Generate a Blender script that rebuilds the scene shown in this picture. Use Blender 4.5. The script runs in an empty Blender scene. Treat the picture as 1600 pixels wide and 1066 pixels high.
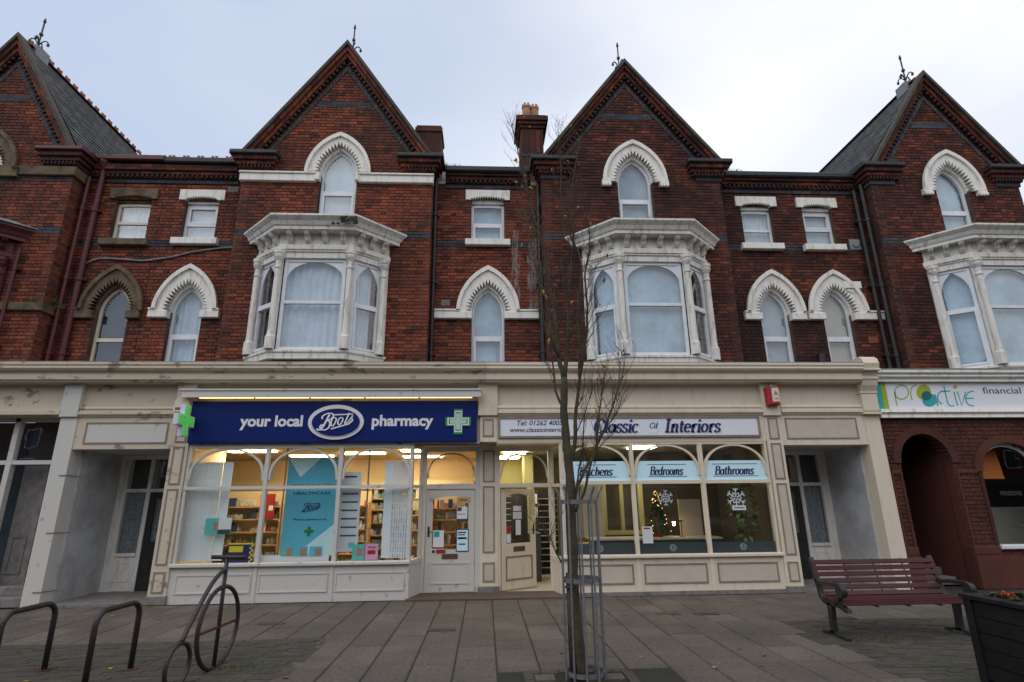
import bpy, math, random
from mathutils import Vector, Matrix
random.seed(7)
R = math.radians
scn = bpy.context.scene
COL = scn.collection
# ------------------------------------------------------------------ camera
FPX, YAW, PITCH, ROLL = 861.6, 0.0507, 0.2849, -0.01109
CAM = Vector((0.0, -11.23, 1.72))
fwd = Vector((math.sin(YAW)*math.cos(PITCH), math.cos(YAW)*math.cos(PITCH), math.sin(PITCH)))
rgt = Vector((math.cos(YAW), -math.sin(YAW), 0)); upv = rgt.cross(fwd)
r2 = rgt*math.cos(ROLL)+upv*math.sin(ROLL); u2 = -rgt*math.sin(ROLL)+upv*math.cos(ROLL)
cd = bpy.data.cameras.new('camera'); cam = bpy.data.objects.new('camera', cd); COL.objects.link(cam)
cd.sensor_fit = 'HORIZONTAL'; cd.sensor_width = 36; cd.lens = FPX/1600*36
cd.clip_start = 0.1; cd.clip_end = 3000
cam.matrix_world = Matrix(((r2.x, u2.x, -fwd.x, CAM.x), (r2.y, u2.y, -fwd.y, CAM.y), (r2.z, u2.z, -fwd.z, CAM.z), (0, 0, 0, 1)))
scn.camera = cam
def ray(x, y):
    return r2*(x-800) - u2*(y-533) + fwd*FPX
def ony(x, y, Y):                     # photo pixel -> (X, Z) on the upright plane y = Y
    d = ray(x, y); t = (Y-CAM.y)/d.y
    return CAM.x+d.x*t, CAM.z+d.z*t
def onz(x, y, Z):                     # photo pixel -> (X, Y) on the level plane z = Z
    d = ray(x, y); t = (Z-CAM.z)/d.z
    return CAM.x+d.x*t, CAM.y+d.y*t
# ------------------------------------------------------------------ world, sun, exposure
SUN_EL, SUN_AZ = 52.0, 215.0           # sun veiled by cloud, set on the street side to brighten the fronts
w = bpy.data.worlds.new('World'); scn.world = w; w.use_nodes = True
nt = w.node_tree; nt.nodes.clear()
N = nt.nodes.new; L = nt.links.new
sky = N('ShaderNodeTexSky'); sky.sky_type = 'NISHITA'; sky.sun_disc = False
sky.sun_elevation = R(SUN_EL); sky.sun_rotation = R(SUN_AZ); sky.air_density = 1.2; sky.dust_density = 2.0
hs = N('ShaderNodeHueSaturation'); hs.inputs['Saturation'].default_value = 0.55
mul = N('ShaderNodeMix'); mul.data_type = 'RGBA'; mul.blend_type = 'MULTIPLY'; mul.inputs[0].default_value = 1
mul.inputs[7].default_value = (.11, .11, .11, 1)
tc = N('ShaderNodeTexCoord'); mp = N('ShaderNodeMapping'); mp.inputs['Scale'].default_value = (1, 1, 2.2); mp.inputs['Location'].default_value = (.3, .1, 0)
nz = N('ShaderNodeTexNoise'); nz.inputs['Scale'].default_value = 1.0; nz.inputs['Detail'].default_value = 4; nz.inputs['Roughness'].default_value = .45
rp = N('ShaderNodeValToRGB'); rp.color_ramp.elements[0].position = .36; rp.color_ramp.elements[0].color = (.72, .72, .72, 1)
rp.color_ramp.elements[1].position = .62; rp.color_ramp.elements[1].color = (.97, .97, .97, 1)
nz2 = N('ShaderNodeTexNoise'); nz2.inputs['Scale'].default_value = 1.1; nz2.inputs['Detail'].default_value = 4
rc = N('ShaderNodeValToRGB'); rc.color_ramp.elements[0].position = .3; rc.color_ramp.elements[0].color = (.58, .68, .88, 1)
rc.color_ramp.elements[1].position = .7; rc.color_ramp.elements[1].color = (.93, .95, 1.0, 1)
mx = N('ShaderNodeMix'); mx.data_type = 'RGBA'
bg = N('ShaderNodeBackground'); bg.inputs[1].default_value = 1.14
out = N('ShaderNodeOutputWorld')
L(tc.outputs['Generated'], mp.inputs[0]); L(mp.outputs[0], nz.inputs[0]); L(mp.outputs[0], nz2.inputs[0])
a2 = N('ShaderNodeMath'); a2.operation = 'MULTIPLY_ADD'; a2.inputs[1].default_value = .30; sx2 = N('ShaderNodeSeparateXYZ'); L(tc.outputs['Generated'], sx2.inputs[0]); L(sx2.outputs[0], a2.inputs[0]); L(nz2.outputs[0], a2.inputs[2]); L(a2.outputs[0], rc.inputs[0])
L(sky.outputs[0], hs.inputs['Color']); L(hs.outputs[0], mul.inputs[6])
sx = N('ShaderNodeSeparateXYZ'); am = N('ShaderNodeMath'); am.operation = 'MULTIPLY_ADD'; am.inputs[1].default_value = .22
L(tc.outputs['Generated'], sx.inputs[0]); L(sx.outputs[0], am.inputs[0]); L(nz.outputs[0], am.inputs[2]); L(am.outputs[0], rp.inputs[0])   # cloud thicker to the right
L(rp.outputs[0], mx.inputs[0]); L(mul.outputs[2], mx.inputs[6]); L(rc.outputs[0], mx.inputs[7])
L(mx.outputs[2], bg.inputs[0]); L(bg.outputs[0], out.inputs[0])
sd = bpy.data.lights.new('sun', 'SUN'); sd.energy = 1.1; sd.angle = R(60); sd.color = (1, .96, .9)
so = bpy.data.objects.new('sun', sd); COL.objects.link(so)
az = R(SUN_AZ); el = R(SUN_EL)
sdir = Vector((math.sin(az)*math.cos(el), math.cos(az)*math.cos(el), math.sin(el)))
so.rotation_euler = sdir.to_track_quat('Z', 'Y').to_euler()
scn.view_settings.view_transform = 'Standard'; scn.view_settings.look = 'None'
scn.view_settings.exposure = 0.0; scn.view_settings.gamma = 1.0
scn.view_settings.use_curve_mapping = False
# ------------------------------------------------------------------ materials
def newmat(name):
    m = bpy.data.materials.new(name); m.use_nodes = True
    return m, m.node_tree, m.node_tree.nodes['Principled BSDF']
def mat(name, col, rough=.6, col2=None, scale=6, amt=.5, bump=0, metal=0, spec=.4, detail=5, lo=.4, hi=.65, stretch=(1, 1, 1), bscale=None):
    """Principled material whose colour wanders between col and col2 (grime, wear) with a noise."""
    m, t, b = newmat(name)
    b.inputs['Roughness'].default_value = rough; b.inputs['Metallic'].default_value = metal
    b.inputs['Specular IOR Level'].default_value = spec
    b.inputs['Base Color'].default_value = (*col, 1)
    tcn = t.nodes.new('ShaderNodeTexCoord'); mpn = t.nodes.new('ShaderNodeMapping'); mpn.inputs['Scale'].default_value = stretch
    t.links.new(tcn.outputs['Object'], mpn.inputs[0])
    if col2:
        n = t.nodes.new('ShaderNodeTexNoise'); n.inputs['Scale'].default_value = scale; n.inputs['Detail'].default_value = detail; n.inputs['Roughness'].default_value = .65
        r = t.nodes.new('ShaderNodeValToRGB'); r.color_ramp.elements[0].position = lo; r.color_ramp.elements[1].position = hi
        r.color_ramp.elements[0].color = (0, 0, 0, 1); r.color_ramp.elements[1].color = (amt, amt, amt, 1)
        x = t.nodes.new('ShaderNodeMix'); x.data_type = 'RGBA'; x.inputs[6].default_value = (*col, 1); x.inputs[7].default_value = (*col2, 1)
        t.links.new(mpn.outputs[0], n.inputs[0]); t.links.new(n.outputs[0], r.inputs[0]); t.links.new(r.outputs[0], x.inputs[0])
        t.links.new(x.outputs[2], b.inputs['Base Color'])
    if bump:
        n2 = t.nodes.new('ShaderNodeTexNoise'); n2.inputs['Scale'].default_value = bscale or scale*6; n2.inputs['Detail'].default_value = 4
        bp = t.nodes.new('ShaderNodeBump'); bp.inputs['Strength'].default_value = bump; bp.inputs['Distance'].default_value = .02
        t.links.new(mpn.outputs[0], n2.inputs[0]); t.links.new(n2.outputs[0], bp.inputs['Height']); t.links.new(bp.outputs[0], b.inputs['Normal'])
    return m
def piece_mat(name, cols, soot, sootamt, sscale=.6, rough=.85, bump=.4, fine=40, slo=.42, shi=.68, spots=None):
    """bricks / slabs: every piece takes its own colour from a ramp, plus soot or damp patches of their own shape."""
    m, t, b = newmat(name); nd = t.nodes.new; ln = t.links.new
    b.inputs['Roughness'].default_value = rough; b.inputs['Specular IOR Level'].default_value = .25
    g = nd('ShaderNodeNewGeometry'); oi = nd('ShaderNodeObjectInfo')
    a = nd('ShaderNodeMath'); a.operation = 'ADD'; fr = nd('ShaderNodeMath'); fr.operation = 'FRACT'
    ln(g.outputs['Random Per Island'], a.inputs[0]); ln(oi.outputs['Random'], a.inputs[1]); ln(a.outputs[0], fr.inputs[0])
    r = nd('ShaderNodeValToRGB'); els = r.color_ramp.elements
    while len(els) < len(cols): els.new(.5)
    for i, c in enumerate(cols):
        els[i].position = i/(len(cols)-1); els[i].color = (*c, 1)
    ln(fr.outputs[0], r.inputs[0])
    n = nd('ShaderNodeTexNoise'); n.inputs['Scale'].default_value = sscale; n.inputs['Detail'].default_value = 6; n.inputs['Roughness'].default_value = .6
    ln(g.outputs['Position'], n.inputs[0])
    r2_ = nd('ShaderNodeValToRGB'); r2_.color_ramp.elements[0].position = slo; r2_.color_ramp.elements[1].position = shi
    r2_.color_ramp.elements[1].color = (sootamt, sootamt, sootamt, 1)
    ln(n.outputs[0], r2_.inputs[0])
    x = nd('ShaderNodeMix'); x.data_type = 'RGBA'; x.inputs[7].default_value = (*soot, 1)
    ln(r2_.outputs[0], x.inputs[0]); ln(r.outputs[0], x.inputs[6])
    n3 = nd('ShaderNodeTexNoise'); n3.inputs['Scale'].default_value = fine; n3.inputs['Detail'].default_value = 3
    ln(g.outputs['Position'], n3.inputs[0])
    hv = nd('ShaderNodeHueSaturation'); mr = nd('ShaderNodeMapRange'); mr.inputs[1].default_value = .3; mr.inputs[2].default_value = .7; mr.inputs[3].default_value = .75; mr.inputs[4].default_value = 1.25
    ln(n3.outputs[0], mr.inputs[0]); ln(mr.outputs[0], hv.inputs['Value']); ln(x.outputs[2], hv.inputs['Color']); ln(hv.outputs[0], b.inputs['Base Color'])
    if spots:                                            # chewing gum and drips
        vo = nd('ShaderNodeTexVoronoi'); vo.inputs['Scale'].default_value = 5; ln(g.outputs['Position'], vo.inputs[0])
        vm = nd('ShaderNodeMapRange'); vm.inputs[1].default_value = .10; vm.inputs[2].default_value = .06; vm.inputs[3].default_value = 0; vm.inputs[4].default_value = .6; ln(vo.outputs['Distance'], vm.inputs[0])
        xs2 = nd('ShaderNodeMix'); xs2.data_type = 'RGBA'; xs2.inputs[7].default_value = (*spots, 1); ln(vm.outputs[0], xs2.inputs[0]); ln(hv.outputs[0], xs2.inputs[6]); ln(xs2.outputs[2], b.inputs['Base Color'])
    bp = nd('ShaderNodeBump'); bp.inputs['Strength'].default_value = bump; bp.inputs['Distance'].default_value = .01
    ln(n3.outputs[0], bp.inputs['Height']); ln(bp.outputs[0], b.inputs['Normal'])
    return m
def emit(name, col, s):
    m, t, b = newmat(name)
    b.inputs['Base Color'].default_value = (*col, 1); b.inputs['Emission Color'].default_value = (*col, 1); b.inputs['Emission Strength'].default_value = s
    return m
def glass(name, tint=(.93, .96, .97), ior=1.5, boost=3.2):
    m = bpy.data.materials.new(name); m.use_nodes = True; t = m.node_tree; t.nodes.clear(); nd = t.nodes.new
    tr = nd('ShaderNodeBsdfTransparent'); tr.inputs[0].default_value = (*tint, 1)
    gl = nd('ShaderNodeBsdfGlossy'); gl.inputs['Roughness'].default_value = .015
    fr = nd('ShaderNodeFresnel'); fr.inputs[0].default_value = ior
    mu = nd('ShaderNodeMath'); mu.operation = 'MULTIPLY'; mu.inputs[1].default_value = boost; mu.use_clamp = True
    mi = nd('ShaderNodeMixShader'); o = nd('ShaderNodeOutputMaterial')
    n = nd('ShaderNodeTexNoise'); n.inputs['Scale'].default_value = 1.7; bp = nd('ShaderNodeBump'); bp.inputs['Strength'].default_value = .03; bp.inputs['Distance'].default_value = .05
    tcn = nd('ShaderNodeTexCoord'); t.links.new(tcn.outputs['Object'], n.inputs[0]); t.links.new(n.outputs[0], bp.inputs['Height']); t.links.new(bp.outputs[0], gl.inputs['Normal'])
    ge = nd('ShaderNodeNewGeometry'); ff = nd('ShaderNodeMath'); ff.operation = 'SUBTRACT'; ff.inputs[0].default_value = 1; t.links.new(ge.outputs['Backfacing'], ff.inputs[1])   # thin sheet: reflect on the outer face only
    fm2 = nd('ShaderNodeMath'); fm2.operation = 'MULTIPLY'; t.links.new(fr.outputs[0], fm2.inputs[0]); t.links.new(ff.outputs[0], fm2.inputs[1])
    t.links.new(fm2.outputs[0], mu.inputs[0]); t.links.new(mu.outputs[0], mi.inputs[0]); t.links.new(tr.outputs[0], mi.inputs[1]); t.links.new(gl.outputs[0], mi.inputs[2]); t.links.new(mi.outputs[0], o.inputs[0])
    return m
M = {}
BR = [(.05, .02, .016), (.15, .04, .023), (.25, .062, .03), (.17, .045, .026), (.30, .08, .036), (.075, .025, .019), (.24, .066, .036), (.12, .04, .03), (.22, .056, .028)]
BD = [(.04, .017, .014), (.10, .03, .021), (.16, .043, .026), (.07, .023, .018), (.25, .062, .03), (.055, .02, .017), (.13, .036, .025)]
M['brick'] = piece_mat('red_brick', BR, (.04, .023, .019), .72, sscale=.9, slo=.45, shi=.66)
M['brick_dark'] = piece_mat('sooty_brick', BD, (.022, .014, .013), .8, slo=.38, shi=.62)
M['blue_brick'] = piece_mat('blue_brick', [(.035, .04, .05), (.065, .073, .088), (.045, .05, .062), (.085, .09, .10)], (.02, .02, .024), .5)
M['mortar'] = mat('mortar', (.10, .065, .05), .95, (.045, .03, .025), 1.2, .9, bump=.2)
M['white'] = mat('white_masonry_paint', (.78, .75, .69), .6, (.25, .21, .16), 5, .7, bump=.15, lo=.50, hi=.78, detail=9, stretch=(1.6, 1.6, .4))
M['trim'] = mat('sooty_corbel_brick', (.06, .03, .024), .9, (.022, .016, .015), 5, .9, bump=.5, bscale=40)
M['trim_maroon'] = mat('maroon_corbel_brick', (.085, .022, .024), .8, (.03, .015, .015), 5, .9, bump=.5, bscale=40)
M['bay_white'] = mat('weathered_bay_paint', (.74, .71, .65), .6, (.20, .16, .12), 7, .8, bump=.15, lo=.50, hi=.76, detail=9, stretch=(1.6, 1.6, .35))
M['upvc'] = mat('white_plastic_frame', (.74, .76, .80), .35, (.55, .55, .55), 4, .4)
M['stone'] = mat('old_sandstone', (.16, .11, .065), .9, (.04, .033, .025), 4, .85, bump=.4)
M['cream'] = mat('cream_paint', (.69, .60, .475), .55, (.42, .35, .27), 4, .45, bump=.1, lo=.52, hi=.75, detail=9, stretch=(1.4, 1.4, .4))
M['cream_old'] = mat('peeling_cream_paint', (.56, .48, .37), .75, (.17, .125, .09), 4.5, .8, bump=.3, lo=.57, hi=.63, detail=11, stretch=(.6, 1, 1))
M['white_old'] = mat('scuffed_white_paint', (.56, .54, .50), .65, (.26, .20, .15), 5, .7, bump=.15, lo=.61, hi=.67, detail=11)
M['taupe'] = mat('taupe_moulding_paint', (.27, .215, .18), .6, (.12, .09, .08), 5, .5)
M['taupe_panel'] = mat('pale_taupe_panel', (.56, .48, .39), .6, (.45, .38, .31), 3, .5)
M['greyplinth'] = mat('grey_plinth_paint', (.22, .20, .19), .8, (.10, .09, .08), 6, .7, bump=.2)
M['render_wall'] = mat('pale_grey_render', (.54, .55, .56), .85, (.25, .24, .23), 1.8, .6, bump=.2)
M['slate'] = piece_mat('roof_slate', [(.055, .055, .06), (.10, .10, .105), (.075, .075, .08), (.13, .125, .12)], (.05, .06, .035), .5, sscale=1.5)
M['terracotta'] = mat('terracotta', (.30, .09, .045), .85, (.12, .05, .03), 5, .7)
M['potclay'] = mat('buff_chimney_pot', (.42, .24, .12), .85, (.2, .1, .06), 5, .7)
M['verge'] = mat('weathered_verge_stone', (.085, .075, .06), .9, (.035, .035, .026), 5, .8, bump=.4)
M['black'] = mat('black_paint', (.018, .018, .02), .45, (.05, .045, .04), 8, .5)
M['blackcap'] = mat('black_painted_cap', (.022, .023, .028), .6, (.06, .055, .05), 6, .6)
M['maroon'] = mat('maroon_paint', (.10, .016, .024), .5, (.05, .02, .02), 6, .6)
M['lead'] = mat('lead_sheet', (.24, .25, .26), .6, (.1, .1, .1), 4, .7)
M['iron'] = mat('dark_iron', (.03, .03, .035), .45, (.075, .035, .025), 14, .7, metal=.3, bump=.15)
M['galv'] = mat('galvanised_steel', (.22, .23, .25), .5, (.13, .13, .14), 20, .6, metal=.55)
M['glass'] = glass('window_glass'); M['shopglass'] = glass('shop_glass', (.96, .98, .97), 1.45, 1.7)
M['cloth'] = mat('white_net_curtain', (.74, .79, .86), .9, (.55, .60, .68), 3, .6)
M['blind'] = mat('pale_blue_grey_blind', (.58, .70, .80), .9, (.26, .33, .40), 1.3, .85, lo=.38, hi=.72)  # sky reflection of the panes put into the blue tone and mottle
M['blind_grey'] = mat('grey_frosted_blind', (.48, .54, .62), .9, (.22, .26, .32), 1.5, .85, lo=.38, hi=.72)  # uneven pane reflections painted in here too, in greyer tones
M['blind_cream'] = mat('cream_blind', (.55, .49, .41), .9, (.45, .40, .33), 1.5, .6)
M['darkroom'] = mat('dark_room_screen', (.05, .065, .075), .8, (.03, .035, .04), 2, .7)  # shade of the unlit room put into a dark sheet behind the glass
M['signblue'] = mat('royal_blue_sign', (.005, .017, .135), .5, (.004, .012, .09), 1.5, .4, spec=.15)
M['signwhite'] = mat('white_sign_face', (.74, .75, .80), .4)
M['navy'] = mat('navy_letter', (.015, .02, .12), .5)
M['green'] = mat('pharmacy_green', (.02, .25, .07), .4)
M['pageblue'] = mat('sky_blue_print', (.12, .48, .68), .6, (.09, .42, .62), 1.2, .6)
M['vinyl'] = mat('pale_blue_window_vinyl', (.60, .84, .92), .6, (.55, .80, .88), 1.5, .5)
M['teal'] = mat('teal_print', (.03, .36, .36), .5); M['lime'] = mat('lime_print', (.36, .42, .01), .5); M['darkteal'] = mat('dark_teal_print', (.01, .12, .14), .5)
M['grey_txt'] = mat('dark_grey_letter', (.06, .06, .065), .5)
M['slab'] = piece_mat('paving_slab', [(.098, .080, .064), (.122, .101, .082), (.108, .090, .075), (.14, .117, .095), (.102, .082, .065)], (.065, .058, .052), .7, sscale=1.1, fine=25, bump=.5, spots=(.06, .055, .05))
M['block'] = piece_mat('block_paver', [(.05, .042, .036), (.075, .062, .053), (.06, .05, .043), (.09, .074, .063)], (.05, .06, .03), .6, sscale=1.3, fine=60)
M['joint'] = mat('paving_sand_joint', (.022, .02, .016), .95, (.03, .035, .018), 3, .7)
M['redslat'] = mat('maroon_bench_slat', (.075, .018, .022), .55, (.045, .014, .016), 9, .6, stretch=(.3, 4, 4), bump=.1)
M['bark'] = mat('mossy_bark', (.05, .038, .028), .9, (.085, .078, .032), 9, .7, bump=1.0, bscale=38, stretch=(1, 1, .5))
M['twig'] = mat('twig_bark', (.06, .045, .035), .85, (.09, .07, .04), 8, .6)
M['leafy'] = mat('yellow_leaf', (.42, .26, .02), .7, (.25, .10, .015), 9, .6)
M['brown_leaf'] = mat('fallen_brown_leaf', (.16, .07, .03), .8, (.09, .05, .03), 9, .6)
M['grass'] = mat('weed_green', (.05, .075, .02), .8, (.09, .09, .03), 8, .6)
M['planter'] = mat('black_planter_board', (.009, .008, .009), .6, (.018, .016, .016), 5, .6, spec=.25)
M['soil'] = mat('soil', (.03, .022, .016), .95, (.05, .035, .02), 20, .7, bump=.5)
M['flower'] = mat('orange_red_petals', (.55, .06, .01), .6)
M['redbrickpaint'] = piece_mat('dark_red_brick', [(.075, .028, .02), (.11, .036, .025), (.088, .031, .022), (.06, .024, .019)], (.04, .018, .014), .6)
M['wood_shelf'] = mat('beech_shelf', (.55, .33, .14), .5, (.45, .26, .10), 4, .5)
M['shopwall'] = mat('warm_shop_wall', (.74, .58, .36), .8); M['shopceil'] = mat('shop_ceiling_tile', (.62, .47, .26), .8, (.55, .41, .22), 2, .5)
M['shopfloor'] = mat('shop_floor', (.30, .24, .17), .5)
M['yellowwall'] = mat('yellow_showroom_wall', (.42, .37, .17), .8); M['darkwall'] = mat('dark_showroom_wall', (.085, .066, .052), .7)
M['worktop'] = mat('pale_worktop', (.42, .37, .31), .4); M['slateblue'] = mat('dark_blue_grey_board', (.05, .06, .075), .5)
M['cabinet'] = mat('cream_cabinet', (.45, .42, .35), .5)
M['paper'] = mat('white_paper', (.72, .73, .76), .8); M['red'] = mat('red_print', (.36, .018, .02), .5); M['pink'] = mat('pink_print', (.72, .34, .55), .6)
M['yellow'] = mat('yellow_print', (.75, .58, .02), .6); M['greyprint'] = mat('pale_grey_print', (.60, .64, .70), .6); M['skin'] = mat('portrait_print', (.40, .22, .16), .7)
M['aqua'] = mat('aqua_print', (.12, .48, .46), .6); M['orange'] = mat('orange_print', (.70, .20, .04), .6)
M['doormat'] = mat('brown_entrance_tile', (.10, .07, .055), .9, (.06, .045, .035), 12, .7)
M['brass'] = mat('dull_brass', (.18, .13, .08), .4, metal=.7)
M['lamp'] = emit('lit_ceiling_panel', (1, .84, .56), 30); M['tube'] = emit('lit_sign_tube', (1, .72, .34), 2.2); M['crosslit'] = emit('lit_green_cross', (.05, .42, .05), .7)
M['lamp2'] = emit('lit_showroom_panel', (1, .88, .62), 24); M['fairy'] = emit('fairy_light', (1, .62, .18), 5); M['spot'] = emit('warm_display_spot', (1, .62, .28), 60)
M['paleglow'] = mat('pale_green_letter', (.42, .62, .50), .4)
M['leaf'] = mat('house_plant_leaf', (.07, .15, .05), .5, (.12, .20, .06), 6, .6); M['fir'] = mat('artificial_fir', (.04, .10, .045), .8)
M['lace'] = mat('lace_curtain', (.30, .32, .34), .9, (.12, .13, .14), 22, .8, lo=.45, hi=.6)
M['grille'] = mat('white_folding_grille', (.76, .81, .88), .5)
# ------------------------------------------------------------------ mesh helper
class MB:
    def __init__(s): s.v = []; s.f = []
    def add(s, vs, fs):
        n = len(s.v); s.v += [tuple(p) for p in vs]; s.f += [tuple(i+n for i in q) for q in fs]
    def box(s, x0, x1, y0, y1, z0, z1):
        s.add([(x0, y0, z0), (x1, y0, z0), (x1, y1, z0), (x0, y1, z0), (x0, y0, z1), (x1, y0, z1), (x1, y1, z1), (x0, y1, z1)],
              [(0, 3, 2, 1), (4, 5, 6, 7), (0, 1, 5, 4), (1, 2, 6, 5), (2, 3, 7, 6), (3, 0, 4, 7)])
        return s
    def cbox(s, x0, x1, y0, y1, z0, z1, b=.006):       # box with chamfered front edges (front = -y)
        s.add([(x0, y1, z0), (x1, y1, z0), (x1, y1, z1), (x0, y1, z1), (x0, y0+b, z0), (x1, y0+b, z0), (x1, y0+b, z1), (x0, y0+b, z1),
               (x0+b, y0, z0+b), (x1-b, y0, z0+b), (x1-b, y0, z1-b), (x0+b, y0, z1-b)],
              [(3, 2, 1, 0), (0, 1, 5, 4), (1, 2, 6, 5), (2, 3, 7, 6), (3, 0, 4, 7), (4, 5, 9, 8), (5, 6, 10, 9), (6, 7, 11, 10), (7, 4, 8, 11), (8, 9, 10, 11)])
        return s
    def poly(s, pts, y0, y1):                           # polygon of (x, z), extruded along y
        n = len(pts)
        s.add([(x, y0, z) for x, z in pts]+[(x, y1, z) for x, z in pts],
              [tuple(range(n)), tuple(range(2*n-1, n-1, -1))]+[(i, i+n, (i+1) % n+n, (i+1) % n) for i in range(n)])
        return s
    def polyx(s, pts, x0, x1):                          # profile of (y, z), extruded along x
        n = len(pts)
        s.add([(x0, y, z) for y, z in pts]+[(x1, y, z) for y, z in pts],
              [tuple(range(n)), tuple(range(2*n-1, n-1, -1))]+[(i, i+n, (i+1) % n+n, (i+1) % n) for i in range(n)])
        return s
    def ring(s, outer, inner, y0, y1, closed=False):    # matched point lists (x, z): a plate between two curves
        n = len(outer); m = n if closed else n-1
        vs = [(x, y0, z) for x, z in outer]+[(x, y0, z) for x, z in inner]+[(x, y1, z) for x, z in outer]+[(x, y1, z) for x, z in inner]
        fs = []
        for i in range(m):
            j = (i+1) % n
            fs += [(i, j, n+j, n+i), (2*n+j, 2*n+i, 3*n+i, 3*n+j), (j, i, 2*n+i, 2*n+j), (n+i, n+j, 3*n+j, 3*n+i)]
        if not closed: fs += [(0, n, 3*n, 2*n), (n-1, 3*n-1, 4*n-1, 2*n-1)]
        s.add(vs, fs); return s
    def tube(s, pts, rad, n=8, closed=False, cap=True):
        P = [Vector(p) for p in pts]; k = len(P)
        rr = rad if isinstance(rad, (list, tuple)) else [rad]*k
        base = len(s.v); up0 = None
        for i in range(k):
            a = P[(i-1) % k] if (closed or i > 0) else P[i]; b = P[(i+1) % k] if (closed or i < k-1) else P[i]
            t = (b-a).normalized()
            if up0 is None: up0 = Vector((0, 0, 1)) if abs(t.z) < .9 else Vector((1, 0, 0))
            sx = t.cross(up0)
            if sx.length < 1e-4: sx = t.cross(Vector((0, 1, 0)))
            sx.normalize(); sy = sx.cross(t); up0 = sy
            for j in range(n):
                a_ = 2*math.pi*j/n
                s.v.append(tuple(P[i]+(sx*math.cos(a_)+sy*math.sin(a_))*rr[i]))
        for i in range(k if closed else k-1):
            for j in range(n):
                j2 = (j+1) % n; i2 = (i+1) % k
                s.f.append((base+i*n+j, base+i*n+j2, base+i2*n+j2, base+i2*n+j))
        if cap and not closed:
            s.f.append(tuple(base+j for j in range(n-1, -1, -1))); s.f.append(tuple(base+(k-1)*n+j for j in range(n)))
        return s
    def lathe(s, cx, cy, prof, n=14):                   # profile of (r, z) round a vertical axis
        base = len(s.v)
        for r_, z in prof:
            for j in range(n):
                a_ = 2*math.pi*j/n; s.v.append((cx+r_*math.cos(a_), cy+r_*math.sin(a_), z))
        for i in range(len(prof)-1):
            for j in range(n):
                j2 = (j+1) % n
                s.f.append((base+i*n+j, base+i*n+j2, base+(i+1)*n+j2, base+(i+1)*n+j))
        s.f.append(tuple(base+j for j in range(n-1, -1, -1))); s.f.append(tuple(base+(len(prof)-1)*n+j for j in range(n)))
        return s
    def sweep(s, plan, prof):                           # plan: open polyline (x, y), prof: (outward offset, z) closed loop
        k = len(plan); nrm = []
        for i in range(k):
            def en(a, b):
                d = Vector((b[0]-a[0], b[1]-a[1])).normalized(); return Vector((d.y, -d.x))
            if i == 0: nv = en(plan[0], plan[1]); sc = 1; nv = Vector((nv.x/ max(.3, abs(nv.x)), 0)) if abs(nv.x) > .3 else nv
            elif i == k-1: nv = en(plan[-2], plan[-1]); nv = Vector((nv.x/max(.3, abs(nv.x)), 0)) if abs(nv.x) > .3 else nv
            else:
                a, b = en(plan[i-1], plan[i]), en(plan[i], plan[i+1]); nv = (a+b)/(1+a.dot(b))
            nrm.append(nv)
        n = len(prof); base = len(s.v)
        for i in range(k):
            for o, z in prof: s.v.append((plan[i][0]+nrm[i].x*o, plan[i][1]+nrm[i].y*o, z))
        for i in range(k-1):
            for j in range(n):
                j2 = (j+1) % n
                s.f.append((base+i*n+j, base+i*n+j2, base+(i+1)*n+j2, base+(i+1)*n+j))
        s.f.append(tuple(base+j for j in range(n-1, -1, -1))); s.f.append(tuple(base+(k-1)*n+j for j in range(n)))
        return s
    def mesh(s, name, m, smooth=False):
        me = bpy.data.meshes.new(name); me.from_pydata(s.v, [], s.f); me.update()
        import bmesh
        b = bmesh.new(); b.from_mesh(me); bmesh.ops.recalc_face_normals(b, faces=b.faces); b.to_mesh(me); b.free()
        if smooth:
            me.polygons.foreach_set('use_smooth', [True]*len(me.polygons))
        if m: me.materials.append(M[m] if isinstance(m, str) else m)
        return me
    def build(s, name, m, parent=None, smooth=False, kind=None):
        return put(name, s.mesh(name, m, smooth), parent, kind)
def put(name, me, parent=None, kind=None):
    o = bpy.data.objects.new(name, me); COL.objects.link(o)
    if parent:
        o.parent = parent
        if parent.type == 'EMPTY' and parent.parent is None and not parent.get('_loc'): o.location = -parent.location
    if kind: o['kind'] = kind
    return o
def tag(o, label, cat, group=None):
    o['label'] = label; o['category'] = cat
    if group: o['group'] = group
    return o
def thing(name, label, cat, loc=(0, 0, 0), group=None):
    o = bpy.data.objects.new(name, None); COL.objects.link(o); o.location = loc; o.empty_display_size = .2
    return tag(o, label, cat, group)
def bx(name, m, parent, *a, kind=None): return MB().box(*a).build(name, m, parent, kind=kind)
# ------------------------------------------------------------------ lettering
def text(name, s, size, x, z, Y, m, parent, align='CENTER', shear=0, bold=0, sx=1, ext=.003):
    c = bpy.data.curves.new(name, 'FONT'); c.body = s; c.size = size; c.align_x = align; c.shear = shear; c.offset = bold; c.extrude = ext; c.resolution_u = 3
    o = bpy.data.objects.new(name, c); COL.objects.link(o)
    dg = bpy.context.evaluated_depsgraph_get(); me = bpy.data.meshes.new_from_object(o.evaluated_get(dg))
    bpy.data.objects.remove(o); bpy.data.curves.remove(c)
    for v in me.vertices: v.co = (x+v.co.x*sx, Y-v.co.z, z+v.co.y)
    me.materials.clear(); me.materials.append(M[m])
    return put(name, me, parent)
def arc(cx, cy, rx, ry, a0, a1, n=16): return [(cx+rx*math.cos(R(a0+(a1-a0)*i/n)), cy+ry*math.sin(R(a0+(a1-a0)*i/n))) for i in range(n+1)]
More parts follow.
